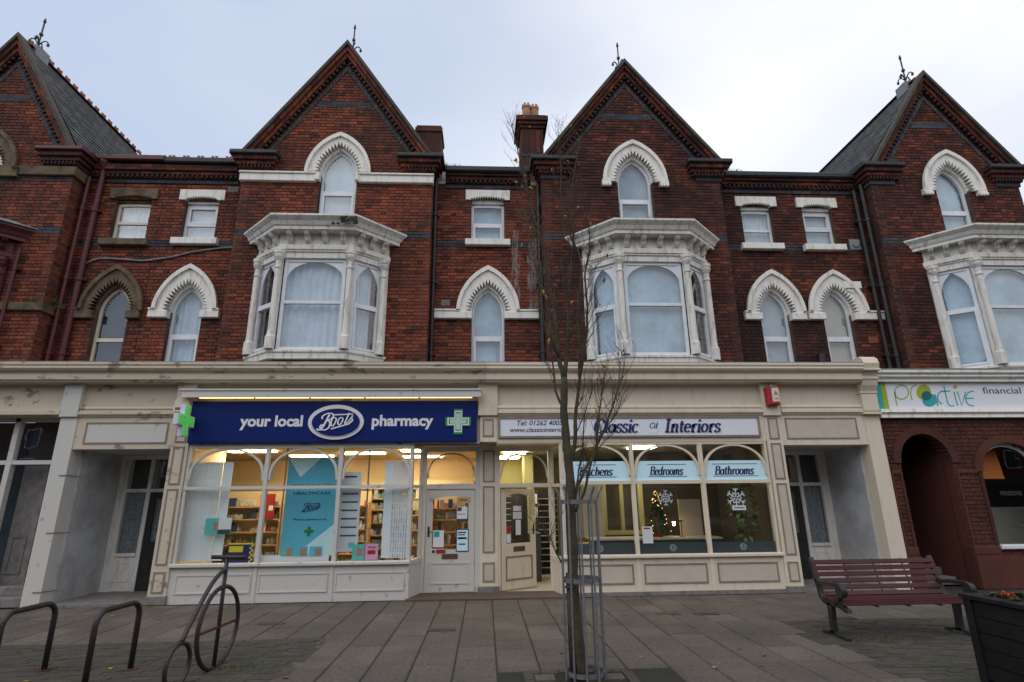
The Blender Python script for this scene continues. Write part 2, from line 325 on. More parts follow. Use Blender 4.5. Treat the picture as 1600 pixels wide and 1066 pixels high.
def sm(pts, n=4):                                        # Catmull-Rom through points
    if len(pts) < 3: return pts
    P = [pts[0]]+list(pts)+[pts[-1]]; o = []
    for i in range(1, len(P)-2):
        for k in range(n):
            t = k/n
            o.append(tuple(.5*((2*P[i][d])+(-P[i-1][d]+P[i+1][d])*t+(2*P[i-1][d]-5*P[i][d]+4*P[i+1][d]-P[i+2][d])*t*t+(-P[i-1][d]+3*P[i][d]-3*P[i+1][d]+P[i+2][d])*t**3) for d in range(len(pts[0]))))
    return o+[tuple(pts[-1])]
def stroke(mb, pts, Y, thick, thin=None, f=lambda p: p, ext=.004):   # pen stroke in the x-z plane, broad-nibbed when thin is given
    n = len(pts); lft = []; rt = []
    for i in range(n):
        a = pts[max(0, i-1)]; b = pts[min(n-1, i+1)]; dx, dz = b[0]-a[0], b[1]-a[1]; l = math.hypot(dx, dz) or 1
        wd = thick if thin is None else thin+(thick-thin)*(abs(dz)/l)**1.5
        nx, nz_ = -dz/l*wd/2, dx/l*wd/2
        lft.append(f((pts[i][0]+nx, pts[i][1]+nz_))); rt.append(f((pts[i][0]-nx, pts[i][1]-nz_)))
    mb.ring(lft, rt, Y-ext, Y)
SER = {
 'C': (.82, [arc(.44, .5, .40, .5, 48, 312), [(.72, .98), (.74, .70)]]),
 'I': (.46, [[(.23, 0), (.23, 1)], [(.05, .02), (.41, .02)], [(.05, .98), (.41, .98)]]),
 'K': (.86, [[(.19, 0), (.19, 1)], [(.02, .02), (.36, .02)], [(.02, .98), (.36, .98)], [(.74, .97), (.24, .46)], [(.36, .58), (.74, .03)], [(.58, .98), (.86, .98)], [(.56, .02), (.90, .02)]]),
 'B': (.76, [[(.19, 0), (.19, 1)], [(.02, .02), (.40, .02)], [(.02, .98), (.40, .98)], sm([(.38, .98), (.58, .92), (.62, .76), (.54, .58), (.24, .53)]), sm([(.4, .53), (.64, .46), (.70, .26), (.60, .06), (.38, .02)])]),
 'l': (.32, [[(.16, 0), (.16, 1)], [(.02, .02), (.30, .02)], [(.03, .98), (.16, .98)]]),
 'i': (.32, [[(.16, 0), (.16, .64)], [(.02, .02), (.30, .02)], [(.03, .62), (.16, .62)], [(.16, .82), (.16, .98)]]),
 'a': (.62, [arc(.27, .31, .22, .31, 0, 360), [(.49, .64), (.49, .03)], [(.49, .02), (.62, .03)]]),
 'd': (.64, [arc(.27, .31, .22, .31, 0, 360), [(.49, 1), (.49, .03)], [(.49, .02), (.62, .03)], [(.36, .98), (.49, .98)]]),
 's': (.48, [sm([(.40, .50), (.34, .62), (.2, .64), (.09, .53), (.12, .40), (.26, .32), (.39, .23), (.40, .10), (.28, .01), (.13, .02), (.05, .15)])]),
 'c': (.52, [arc(.28, .32, .23, .31, 45, 315)]),
 'e': (.54, [[(.08, .36), (.48, .36)], arc(.28, .32, .22, .31, 8, 318)]),
 'o': (.58, [arc(.28, .32, .22, .31, 0, 360)]),
 't': (.40, [sm([(.18, .86), (.18, .5), (.18, .12), (.24, .02), (.36, .06)]), [(.02, .62), (.36, .62)]]),
 'r': (.48, [[(.15, 0), (.15, .64)], [(.02, .02), (.30, .02)], sm([(.15, .40), (.24, .57), (.35, .63), (.44, .56)])]),
 'n': (.66, [[(.15, 0), (.15, .64)], [(.02, .02), (.28, .02)], sm([(.15, .42), (.27, .6), (.40, .62), (.49, .5), (.49, .25), (.49, .02)]), [(.38, .02), (.62, .02)]]),
 'h': (.66, [[(.15, 0), (.15, 1)], [(.02, .02), (.28, .02)], [(.03, .98), (.15, .98)], sm([(.15, .42), (.27, .6), (.40, .62), (.49, .5), (.49, .25), (.49, .02)]), [(.38, .02), (.62, .02)]]),
 'm': (.98, [[(.15, 0), (.15, .64)], [(.02, .02), (.28, .02)], sm([(.15, .42), (.26, .6), (.38, .62), (.46, .5), (.46, .25), (.46, .02)]), sm([(.46, .42), (.58, .6), (.70, .62), (.79, .5), (.79, .25), (.79, .02)]), [(.68, .02), (.92, .02)]]),
}
def serif(name, s, x0, z0, hgt, Y, m, parent, width=None, shear=.22, ext=.004, thick=.17, thin=.06):
    adv = sum(SER[c][0] if c in SER else .35 for c in s); k = hgt if not width else width/adv
    mb = MB(); u = 0
    for c in s:
        if c in SER:
            for st in SER[c][1]:
                stroke(mb, st, Y, thick, thin, lambda p, u=u: (x0+(p[0]+u)*k+p[1]*hgt*shear, z0+p[1]*hgt), ext)
            u += SER[c][0]
        else: u += .35
    return mb.build(name, m, parent)
LOGO = [sm([(440, 470), (430, 430), (470, 385), (540, 355), (610, 355), (652, 388), (640, 440), (590, 480), (520, 500)]), sm([(575, 375), (520, 500), (470, 610), (420, 680), (370, 690), (345, 662)]),
        sm([(520, 500), (582, 520), (597, 580), (570, 650), (500, 690), (430, 680), (405, 630), (430, 590), (465, 600)]),
        sm([(690, 440), (650, 450), (618, 530), (630, 600), (665, 605), (705, 530), (715, 465), (690, 440)]), sm([(825, 440), (785, 450), (752, 520), (765, 580), (795, 585), (838, 520), (848, 460), (825, 440)]),
        sm([(965, 345), (925, 470), (890, 550), (915, 560), (945, 530)]), [(650, 385), (850, 378), (1045, 368)], sm([(940, 545), (1010, 450), (1045, 395), (1030, 460), (1048, 500), (1000, 540), (950, 510)]),
        [(625, 672), (800, 620), (975, 570), (1045, 495)]]
def logo(name, cx, cz, wd, Y, m, parent, ext=.006):
    k = wd/720; mb = MB()
    for i, st in enumerate(LOGO):
        th = (.034, .04, .036, .028, .028, .03, .036, .026, .04)[i]*1000
        stroke(mb, st, Y-i*.0004, th, th*.62, lambda p: (cx+(p[0]-700)*k, cz-(p[1]-525)*k), ext)
    return mb.build(name, m, parent)
# ------------------------------------------------------------------ ground and paving (the setting)
g = MB(); g.add([(-400, -400, -.03), (400, -400, -.03), (400, 400, -.03), (-400, 400, -.03)], [(0, 1, 2, 3)])
gr = g.build('ground', 'joint'); gr['kind'] = 'structure'
pv = MB().box(-14, 14, -9.5, .02, -.028, -.012).build('pavement', 'joint'); pv['kind'] = 'structure'
def in_block(x, y): return (x < -2.05 and y < -2.9) or (x > 4.2 and y < -2.45)
def in_pit(x0, x1, y0, y1): return x1 > .40 and x0 < 1.56 and y0 < -4.62 and y1 > -6.2
PIT = (.40, 1.56, -6.0, -4.62)
slab_cache = {}
def slab(x0, x1, y0, y1):
    key = (round(x1-x0, 3), round(y1-y0, 3))
    if key not in slab_cache:
        a, b = key; mb = MB(); c = .012
        mb.add([(0, 0, -.03), (a, 0, -.03), (a, b, -.03), (0, b, -.03), (0, 0, -c), (a, 0, -c), (a, b, -c), (0, b, -c), (c, c, 0), (a-c, c, 0), (a-c, b-c, 0), (c, b-c, 0)],
               [(0, 1, 5, 4), (1, 2, 6, 5), (2, 3, 7, 6), (3, 0, 4, 7), (4, 5, 9, 8), (5, 6, 10, 9), (6, 7, 11, 10), (7, 4, 8, 11), (8, 9, 10, 11)])
        slab_cache[key] = mb.mesh('paving_slab', 'slab')
    o = put('paving_slab', slab_cache[key], pv); o.location = (x0, y0, random.uniform(-.003, .004))
    o.rotation_euler = (random.uniform(-.003, .003), random.uniform(-.003, .003), 0)
rs = random.Random(3)
xs = [-.785+.466*i for i in range(-19, 20)]
nsl = 0
for x in xs:
    y = -.06-rs.choice((0, .2, .35)); x1 = x+.453
    first = True
    while y > -6.6:
        ln_ = rs.choice((.45, .6, .6, .75, .9)); y0 = y-ln_
        if first: slab(x, x1, y+.01, -.05) if y < -.2 else None; first = False
        # stop at the block paving and the tree pit
        lim = -9
        if x1 <= -2.0: lim = -2.9
        if x >= 4.15: lim = -2.45
        if x1 > PIT[0] and x < PIT[1]: lim = PIT[3]
        half = 1.02*(11.3+y0)+1.2            # what the camera can see
        if y0 < lim:
            y0 = lim
            if y-y0 > .08 and abs(x) < half: slab(x, x1, y0+.005, y-.005)
            break
        if -half < x < half: slab(x, x1, y0+.011, y-.011); nsl += 1
        y = y0
def blocks(x0, x1, y0, y1, name):
    mb = MB(); j = 0; y = y1
    rb = random.Random(5)
    while y > y0:
        x = x0-(.105 if j % 2 else 0)
        while x < x1:
            a, b = max(x, x0)+.003, min(x+.21, x1)-.003
            if b-a > .03:
                h = rb.uniform(-.004, .003); yb = max(y-.105, y0)
                mb.box(a, b, yb+.003, y-.003, -.03, h)
            x += .21
        y -= .105; j += 1
    o = mb.build(name, 'block', pv); o['kind'] = 'stuff'; return o
blocks(-8.0, -2.06, -6.4, -2.9, 'block_paving'); blocks(4.16, 9.5, -6.4, -2.45, 'block_paving')
# tree pit: brick edging, soil and a broken concrete collar
pit = MB()
for i in range(6):
    pit.box(PIT[0]+.19*i+.01, PIT[0]+.19*i+.185, PIT[3]-.10, PIT[3]-.005, -.03, random.uniform(-.006, .004))
for i in range(7):
    for xx in (PIT[0]+.01, PIT[1]-.11): pit.box(xx, xx+.1, PIT[3]-.11-.2*i-.19, PIT[3]-.11-.2*i, -.03, random.uniform(-.006, .004))
pit.build('pit_edging', 'block', pv, kind='stuff')
bx('pit_soil', 'soil', pv, PIT[0]+.115, PIT[1]-.115, -6.0, PIT[3]-.105, -.03, -.014)
for a in ((.52, .72, -4.98, -4.78), (1.24, 1.43, -5.0, -4.80)):
    bx('concrete_collar', 'slab', pv, a[0], a[1], a[2], a[3], -.02, .004)
for (x, y) in ((5.35, -2.36), (-3.2, -1.9), (2.9, -1.75), (3.5, -1.8), (-.6, -2.55), (1.35, -2.3)):
    cov = MB().box(x-.2, x+.2, y-.09, y+.09, -.02, .007); cov.box(x-.17, x+.17, y-.06, y+.06, .007, .010)
    cov.build('inspection_cover', 'block', pv)
# ------------------------------------------------------------------ brickwork
CH = .083
def arch_half(z, zs, hw, rise):
    if z <= zs: return hw
    c = (rise*rise-hw*hw)/(2*hw); q = (hw+c)**2-(z-zs)**2
    return max(0, -c+math.sqrt(q)) if q > 0 else 0
def hole_arch(cx, zb, zs, hw, rise):
    def f(z):                           # above the springing the brick stops behind the stone surround
        if z < zb or z > zs+rise+.22: return None
        h = hw if z <= zs else arch_half(z, zs, hw+.17, rise+.22); return (cx-h, cx+h) if h > .01 else None
    return f
def hole_rect(x0, x1, z0, z1): return lambda z: (x0, x1) if z0 <= z <= z1 else None
def subtract(iv, h):
    o = []
    for a, b in iv:
        if h[1] <= a or h[0] >= b: o.append((a, b)); continue
        if h[0] > a: o.append((a, h[0]))
        if h[1] < b: o.append((h[1], b))
    return o
class Wall:
    def __init__(s): s.br = MB(); s.mo = MB(); s.bl = MB(); s.single = []
    def brick(s, mb, mp, a, b, z, pr):
        z0, z1 = z+.005, z+CH-.005; c = .004
        P = [(a, .014, z0), (b, .014, z0), (b, .014, z1), (a, .014, z1), (a+c, -pr, z0+c), (b-c, -pr, z0+c), (b-c, -pr, z1-c), (a+c, -pr, z1-c)]
        mb.add([mp(*p) for p in P], [(0, 1, 5, 4), (1, 2, 6, 5), (2, 3, 7, 6), (3, 0, 4, 7), (4, 5, 6, 7)])
    def face(s, region, z0, z1, mp, holes=(), blue=(), thick=.28, single=False, seed=1):
        rr = random.Random(seed); i = 0; z = z0; prev = None; pz = z0
        def flush(iv, a, b):
            for u0, u1 in iv:
                P = [mp(u, n, zz) for zz in (a, b) for (u, n) in ((u0, .012), (u1, .012), (u1, thick), (u0, thick))]
                s.mo.add(P, [(0, 3, 2, 1), (4, 5, 6, 7), (0, 1, 5, 4), (1, 2, 6, 5), (2, 3, 7, 6), (3, 0, 4, 7)])
        while z < z1-.02:
            zm = z+CH/2; iv = list(region(zm))
            for h in holes:
                q = h(zm)
                if q: iv = subtract(iv, q)
            iv = [(round(a, 3), round(b, 3)) for a, b in iv if b-a > .02]
            if prev is None: prev = iv; pz = z
            elif iv != prev: flush(prev, pz, z); prev = iv; pz = z
            isb = any(a <= zm <= b for a, b in blue); tgt = s.bl if isb else s.br
            for a, b in iv:
                per = .357 if not isb else .25
                u = math.floor((a+30)/per)*per-30-(.178 if i % 2 else 0)-(per if i % 2 else 0)
                while u < b:
                    for ln_ in ((.235, .122) if not isb else (.25,)):
                        p, q = max(u+.005, a+.003), min(u+ln_-.005, b-.003)
                        if q-p > .03:
                            pr = rr.uniform(0, .005)
                            if single and not isb and ln_ == .235 and abs(q-p-.225) < .001: s.single.append((z, p, mp, pr))
                            else: s.brick(tgt, mp, p, q, z, pr)
                        u += ln_
            z += CH; i += 1
        if prev: flush(prev, pz, z)
    def build(s, house, m, limit=300, mortar='mortar'):
        wall = s.mo.build('wall', mortar, house)
        s.single.sort(key=lambda t: t[0]); c0 = None
        rest = s.single[limit:]
        if s.single:
            q = MB(); s.brick(q, lambda u, n, z: (u, n, z), 0, .225, 0, .002); c0 = q.mesh('brick', m)
        for z, u, mp, pr in s.single[:limit]:
            o = put('brick', c0, wall); x, y, zz = mp(u, 0, z); o.location = (x, y-pr, zz)
        for z, u, mp, pr in rest: s.brick(s.br, mp, u, u+.225, z, pr)
        s.br.build('brickwork', m, wall, kind='stuff')
        if s.bl.v: s.bl.build('blue_brick_band', 'blue_brick', wall, kind='stuff')
        return wall
def front(Y): return lambda u, n, z: (u, Y+n, z)
def side_r(X): return lambda u, n, z: (X-n, u, z)      # face looking towards +x
def side_l(X): return lambda u, n, z: (X+n, u, z)      # face looking towards -x
YG, YR = .5, .95
ZW0 = 4.0
# ------------------------------------------------------------------ windows
def arch_pts(cx, zs, hw, rise, n=12, foot=None):
    pts = []
    c = (rise*rise-hw*hw)/(2*hw); a1 = math.atan2(rise, c)
    for i in range(n+1):
        a = a1*i/n; pts.append((cx-(-c+(hw+c)*math.cos(a)), zs+(hw+c)*math.sin(a)))
    for i in range(n-1, -1, -1):
        a = a1*i/n; pts.append((cx+(-c+(hw+c)*math.cos(a)), zs+(hw+c)*math.sin(a)))
    if foot is not None: pts = [(cx-hw, foot)]+pts+[(cx+hw, foot)]
    return pts
def curtain(name, m, parent, x0, x1, z0, z1, Y, amp=.018, n=40):
    mb = MB(); ph = random.uniform(0, 6); vs = []
    for i in range(n+1):
        x = x0+(x1-x0)*i/n; y = Y+amp*math.sin(i*1.15+ph)+amp*.6*math.sin(i*.47+ph*2)
        vs += [(x, y, z0), (x+.01*math.sin(i), y+amp*.3*math.sin(i*2.1), z1)]
    mb.add(vs, [(2*i, 2*i+2, 2*i+3, 2*i+1) for i in range(n)])
    return mb.build(name, m, parent, smooth=True)
def teeth(outer_fn, cx, zs, hw, rise, nt_, depth):
    """zigzag inner edge: dog-tooth notches cut into the arch"""
    base = arch_pts(cx, zs, hw, rise, nt_); deep = arch_pts(cx, zs, hw+depth, rise+depth*1.25, nt_)
    return [deep[i] if i % 2 else base[i] for i in range(len(base))]
def arch_window(house, cx, Y, zb, zs, hw, rise, ohw, orise, sm_='white', fm='upvc', back='blind', feet=.1, ext_l=None, ext_r=None, trans=None, stops=False, foot_h=.16, sash=False, foot_in=.0):
    nt_ = 22
    ou = arch_pts(cx, zs, ohw, orise, nt_); zig = teeth(None, cx, zs, hw+.035, rise+.05, nt_, .11)
    s = MB(); s.ring(ou, zig, Y-.075, Y+.047)
    s.ring(arch_pts(cx, zs, hw+.18, rise+.24, nt_), arch_pts(cx, zs, hw, rise, nt_), Y+.045, Y+.16)   # soffit behind the teeth
    sur = s.build('arch_surround', sm_, house)
    h = MB(); h.ring(arch_pts(cx, zs, ohw+.035, orise+.05, nt_), arch_pts(cx, zs, ohw-.045, orise-.06, nt_), Y-.125, Y-.05)
    h.build('hood_mould', sm_, sur)
    for sgn, ex in ((-1, ext_l), (1, ext_r)):
        f = MB()
        xo = ex if ex is not None else cx+sgn*(ohw+feet)
        a, b = sorted((cx+sgn*(hw-.005), xo)); f.cbox(a, b, Y-.105, Y+.05, zs-foot_h, zs-.001, .01)
        a, b = sorted((cx+sgn*(ohw-.05), xo)); f.cbox(a, b, Y-.125, Y+.05, zs+.002, zs+.05, .01)
        if stops:
            f = MB(); x = cx+sgn*(ohw-.05); f.cbox(x-.11, x+.11, Y-.12, Y+.03, zs-.12, zs+.03, .02)
            for q in (-.07, 0, .07): f.cbox(x+q-.03, x+q+.03, Y-.14, Y-.1, zs-.16, zs-.08, .01)
        f.build('label_stop' if stops else 'impost', sm_, sur)
    # window itself
    yf = Y+.13; fr = .055
    o = arch_pts(cx, zs, hw, rise, 12, zb); inn = arch_pts(cx, zs, hw-fr, rise-fr*1.4, 12, zb+.02)
    fm_ = MB().ring(o, inn, yf, yf+.07)
    tz = trans if trans else zb+(zs+rise-zb)*.5
    fm_.box(cx-hw+.03, cx+hw-.03, yf-.006, yf+.064, tz-.04, tz+.04)
    if not sash:                                                     # casement below the transom
        fm_.ring([(cx-hw+fr-.01, zb+.02), (cx-hw+fr-.01, tz-.035), (cx+hw-fr+.01, tz-.035), (cx+hw-fr+.01, zb+.02)], [(cx-hw+fr+.045, zb+.07), (cx-hw+fr+.045, tz-.085), (cx+hw-fr-.045, tz-.085), (cx+hw-fr-.045, zb+.07)], yf-.012, yf+.05, True)
    win = fm_.build('window', fm, house)
    up = [p for p in inn if p[1] > tz]; up = [(cx-hw+fr, tz+.03)]+up+[(cx+hw-fr, tz+.03)]
    MB().poly(up, yf+.03, yf+.036).build('pane', 'glass', win)
    MB().box(cx-hw+fr, cx+hw-fr, yf+.028, yf+.034, zb+.02, tz-.03).build('pane', 'glass', win)
    if back == 'cloth':
        curtain('net_curtain', 'cloth', win, cx-hw-.02, cx+hw+.02, zb-.1, zs+rise, yf+.16)
        MB().box(cx-hw-.1, cx+hw+.1, yf+.26, yf+.27, zb-.1, zs+rise).build('backing', 'blind_grey', win)
    else: MB().poly(arch_pts(cx, zs, hw+.04, rise+.05, 8, zb-.1), yf+.14, yf+.15).build('blind', back, win)
    return win
def rect_window(house, x0, x1, z0, z1, Y, lm='white', fm='upvc', back='blind', split=.52, sill=True, casement='bottom', wide=.14):
    cx = (x0+x1)/2; zl = z1+.11; n = 18
    a, b = x0-wide, x1+wide; top = zl+.24
    # lintel with a shallow segmental, saw-toothed under edge
    up, lo = [], []
    for i in range(n*2+1):
        t = i/(n*2); x = a+(b-a)*t; u = (x-cx)/((x1-x0)/2)
        up.append((x, top)); zz = zl-.03
        if abs(u) < .98: zz = zl-.03+.05*(1-u*u)+(.055 if i % 2 else 0)
        lo.append((x, zz))
    lin = MB().ring(up, lo, Y-.06, Y+.04)
    lin.box(x0+.01, x1-.01, Y+.07, Y+.12, zl-.08, zl+.12)
    lin.build('lintel', lm, house)
    yf = Y+.12; fr = .06
    f = MB(); f.ring([(x0, z0), (x0, z1), (cx, z1+.06), (x1, z1), (x1, z0)], [(x0+fr, z0+fr), (x0+fr, z1-fr), (cx, z1-fr+.02), (x1-fr, z1-fr), (x1-fr, z0+fr)], yf, yf+.07, True)
    zt = z0+(z1-z0)*split; f.box(x0+.03, x1-.03, yf-.006, yf+.06, zt-.035, zt+.035)
    for nm, c, d in (('bottom', z0+fr-.01, zt-.03), ('top', zt+.03, z1-fr+.01)):
        if casement == nm: f.ring([(x0+fr-.01, c), (x0+fr-.01, d), (x1-fr+.01, d), (x1-fr+.01, c)], [(x0+fr+.04, c+.045), (x0+fr+.04, d-.045), (x1-fr-.04, d-.045), (x1-fr-.04, c+.045)], yf-.012, yf+.05, True)
    win = f.build('window', fm, house)
    MB().box(x0+fr, x1-fr, yf+.03, yf+.036, z0+fr-.02, zt-.03).build('pane', 'glass', win); MB().box(x0+fr, x1-fr, yf+.031, yf+.037, zt+.03, z1-fr+.03).build('pane', 'glass', win)
    if back == 'cloth':
        curtain('net_curtain', 'cloth', win, x0, x1, z0-.05, z1+.05, yf+.14)
        MB().box(x0-.1, x1+.1, yf+.22, yf+.23, z0-.1, z1+.1).build('backing', 'blind_grey', win)
    else: MB().box(x0-.02, x1+.02, yf+.13, yf+.14, z0-.05, z1+.08).build('blind', back, win)
    if sill: MB().cbox(a, b, Y-.13, Y+.11, z0-.165, z0-.003, .012).build('sill', lm, win)
    return win
def rowbox(mb, x0, x1, y0, y1, z0, z1, seg=.118, off=0):       # one course of bricks laid end to end
    x = x0-off
    while x < x1-.01:
        a, b = max(x, x0), min(x+seg, x1)
        if b-a > .012: mb.box(a+.003, b-.003, y0+random.uniform(-.003, .003), y1, z0, z1)
        x += seg
    return mb
# ------------------------------------------------------------------ gables
def gable(house, W, cx, hw, apex, seed, holes=(), blue=(), string=None, kn='blackcap', brick='brick', roof_side=0, single=False, xlim=None, stone=None, finial_y=.8, pedestal=False):
    zk = 9.55
    slope_x = hw-.06
    def rake(z): return slope_x*(apex-.10-z)/(apex-zk-.25)
    def reg(z):
        h_ = hw if z < zk+.12 else min(hw, rake(z))
        a, b = cx-h_, cx+h_
        if xlim: a, b = max(a, xlim[0]), min(b, xlim[1])
        return [(a, b)] if b-a > .05 else []
    W.face(reg, ZW0, apex-.12, front(YG), holes, blue, single=single, seed=seed)
    # raking verge, corbel and dentils, blue chevron
    for sgn in (-1, 1):
        e0 = Vector((cx+sgn*(hw-.02), zk+.25)); e1 = Vector((cx, apex))
        d = (e1-e0).normalized(); nrm = Vector((d.y, -d.x)) if sgn < 0 else Vector((-d.y, d.x))     # pointing down/inwards
        if nrm.y > 0: nrm = -nrm
        def strip(o0, o1, y0, y1, s0=0.0, s1=0.0):
            a, b = e0+d*s0, e1-d*s1
            def q(p, o):
                r_ = p+nrm*o
                return r_
            A, B, C_, D_ = q(a, o0), q(b, o0), q(b, o1), q(a, o1)
            # keep the strips of both sides meeting on the centre line
            def cl(p, o):
                t = (cx-p.x)/d.x; return p+d*t
            B, C_ = cl(B, o0), cl(C_, o1)
            return MB().poly([tuple(A), tuple(B), tuple(C_), tuple(D_)], y0, y1)
        def bricks_along(o0, o1, y0, y1, seg, gap=.006):
            mb = MB(); a0, a1 = e0+nrm*o0, e0+nrm*o1; b0_, b1_ = a0+d*((cx-a0.x)/d.x), a1+d*((cx-a1.x)/d.x); n_ = max(1, round((b0_-a0).length/seg)); g_ = gap/(b0_-a0).length
            for i in range(n_):
                f0, f1 = i/n_+g_, (i+1)/n_-g_; jy = random.uniform(-.006, .006)
                mb.poly([tuple(a0.lerp(b0_, f0)), tuple(a0.lerp(b0_, f1)), tuple(a1.lerp(b1_, f1)), tuple(a1.lerp(b1_, f0))], y0+jy, y1)
            return mb
        strip(0, .07, YG-.24, YG+.05).build('verge_coping', 'verge', house)
        bricks_along(.074, .152, YG-.18, YG+.02, .24).build('rake_corbel', brick, house, kind='stuff')
        bricks_along(.158, .233, YG-.12, YG+.02, .24).build('rake_corbel', brick, house, kind='stuff')
        dn = MB(); ln_ = (e1-e0).length; k = int(ln_/.135)
        for i in range(2, k-1):
            p = e0+d*(.135*i)+nrm*.237
            P = [p, p+d*.07, p+d*.07+nrm*.07, p+nrm*.07]
            dn.poly([tuple(v) for v in P], YG-.095, YG+.01)
        dn.build('dentil_course', 'trim', house, kind='stuff')
        bricks_along(.35, .435, YG-.020, YG+.012, .125).build('blue_brick_rake', 'blue_brick', house, kind='stuff')
    zb = zk+.2+(apex-zk-.2)*.46; hh = rake(zb)-.52
    rowbox(rowbox(MB(), cx-hh-.05, cx+hh+.05, YG-.008, YG+.012, zb-.085, zb-.002, .235), cx-hh-.05, cx+hh+.05, YG-.008, YG+.012, zb+.002, zb+.085, .235, .118).build('blue_brick_tie', 'blue_brick', house, kind='stuff')
    # kneelers
    for sgn in (-1, 1):
        k_ = MB()
        def bb(i, o, y, z0, z1):
            a, b = sorted((cx+sgn*(hw+o), cx+sgn*(hw-i)))
            rowbox(k_, a, b, YG-y, YG+.35, z0, z1)
        cap = MB(); a, b = sorted((cx+sgn*(hw+.27), cx+sgn*(hw-.84))); cap.cbox(a, b, YG-.25, YG+.40, zk+.14, zk+.25, .02)
        bb(.80, .20, .18, zk+.03, zk+.138); bb(.76, .14, .12, zk-.07, zk+.028); bb(.73, .08, .07, zk-.16, zk-.072)
        kb = k_.build('kneeler', 'trim_maroon' if kn == 'maroon' else 'brick_dark', house); cap.build('kneeler_cap', kn, kb)
        dn = MB()
        for i in range(9):
            x = cx+sgn*(hw+.03-.085*i); dn.box(x-.02, x+.02, YG-.11, YG-.065, zk-.15, zk-.075)
        dn.build('dentil', 'trim', kb, kind='stuff')
        if not string:
            a, b = sorted((cx+sgn*(hw+.03), cx+sgn*(hw-.62))); MB().box(a, b, YG-.03, YG+.2, zk-.27, zk-.165).build('blue_brick_course', 'blue_brick', kb)
    # roof behind
    yb = 5.1
    rl = MB(); rr_ = MB()
    for sgn, mb in ((-1, rl), (1, rr_)):
        e0 = (cx+sgn*(hw+.0), zk+.2); e1 = (cx, apex-.05)
        mb.poly([e0, e1, (e1[0], e1[1]-.08), (e0[0], e0[1]-.08)], YG+.04, yb)
    a = rl.build('roof', 'slate', house); b = rr_.build('roof', 'slate', house)
    if roof_side:
        sl = MB(); e0 = Vector((cx+roof_side*(hw+.04), 0, zk+.2)); e1 = Vector((cx, 0, apex-.05)); d = (e1-e0); ln_ = d.length; d.normalize()
        nn = Vector((roof_side*d.z, 0, abs(d.x)))
        rws = int(ln_/.19); rq = random.Random(seed)
        for i in range(rws+1):
            p0 = e0+d*(.19*i); p1 = e0+d*min(ln_, .19*i+.24); y = YG-.02+(.15 if i % 2 else 0)-.15
            while y < yb:
                ya, yb_ = max(y, YG-.02), min(y+.29, yb)
                if yb_-ya > .04:
                    lift = rq.uniform(.014, .024); A, B = p0+nn*lift, p1+nn*.003
                    sl.add([(A.x, ya, A.z), (A.x, yb_-.006, A.z), (B.x, yb_-.006, B.z), (B.x, ya, B.z), (p0.x, ya, p0.z), (p0.x, yb_-.006, p0.z)], [(0, 1, 2, 3), (0, 4, 5, 1)])
                y += .30
        sl.build('slates', 'slate', b if roof_side > 0 else a, kind='stuff')
    rt = MB(); y = YG-.2
    rt.poly([(cx-.13, apex-.10), (cx, apex+.035), (cx+.13, apex-.10), (cx+.10, apex-.10), (cx, apex-.02), (cx-.10, apex-.10)], YG+.06, yb)
    if roof_side > 0:
        while y < yb-.3:
            y += .30
            for q in (.05, .15): rt.poly([(cx-.02, apex), (cx-.02, apex+.11), (cx+.02, apex+.11), (cx+.02, apex)], y+q, y+q+.055)
    rt.build('ridge_tiles', 'terracotta' if roof_side > 0 else 'verge', house)
    # iron finial
    fy = finial_y; f = MB(); z = apex
    f.tube([(cx, fy, z-.1), (cx, fy, z+.86)], .019, 8); f.lathe(cx, fy, [(.0, z+.84), (.035, z+.90), (.03, z+.96), (.004, z+1.04)], 8)
    f.lathe(cx, fy, [(.01, z+.44), (.045, z+.48), (.045, z+.53), (.01, z+.57)], 8); f.lathe(cx, fy, [(.02, z+.05), (.05, z+.09), (.02, z+.16)], 8)
    for q in range(4):
        a_ = math.pi/2*q+.35; ca, sa = math.cos(a_), math.sin(a_)
        pts = sm([(cx, fy, z+.14), (cx+.06*ca, fy+.06*sa, z+.27), (cx+.13*ca, fy+.13*sa, z+.33), (cx+.19*ca, fy+.19*sa, z+.28), (cx+.19*ca, fy+.19*sa, z+.18)])
        f.tube(pts, [.016]*(len(pts)-4)+[.03, .035, .03, .012], 6)
    fo = f.build('finial', 'iron', house)
    pd = MB()
    if pedestal: pd.cbox(cx-.17, cx+.17, fy-.17, fy+.22, apex-.45, apex+.02, .02); pd.lathe(cx, fy, [(.17, apex+.02), (.12, apex+.08), (.03, apex+.12)], 4)
    else: pd.lathe(cx, fy, [(.13, apex-.12), (.09, apex), (.03, apex+.04)], 8)
    pd.build('finial_base', 'lead', fo)
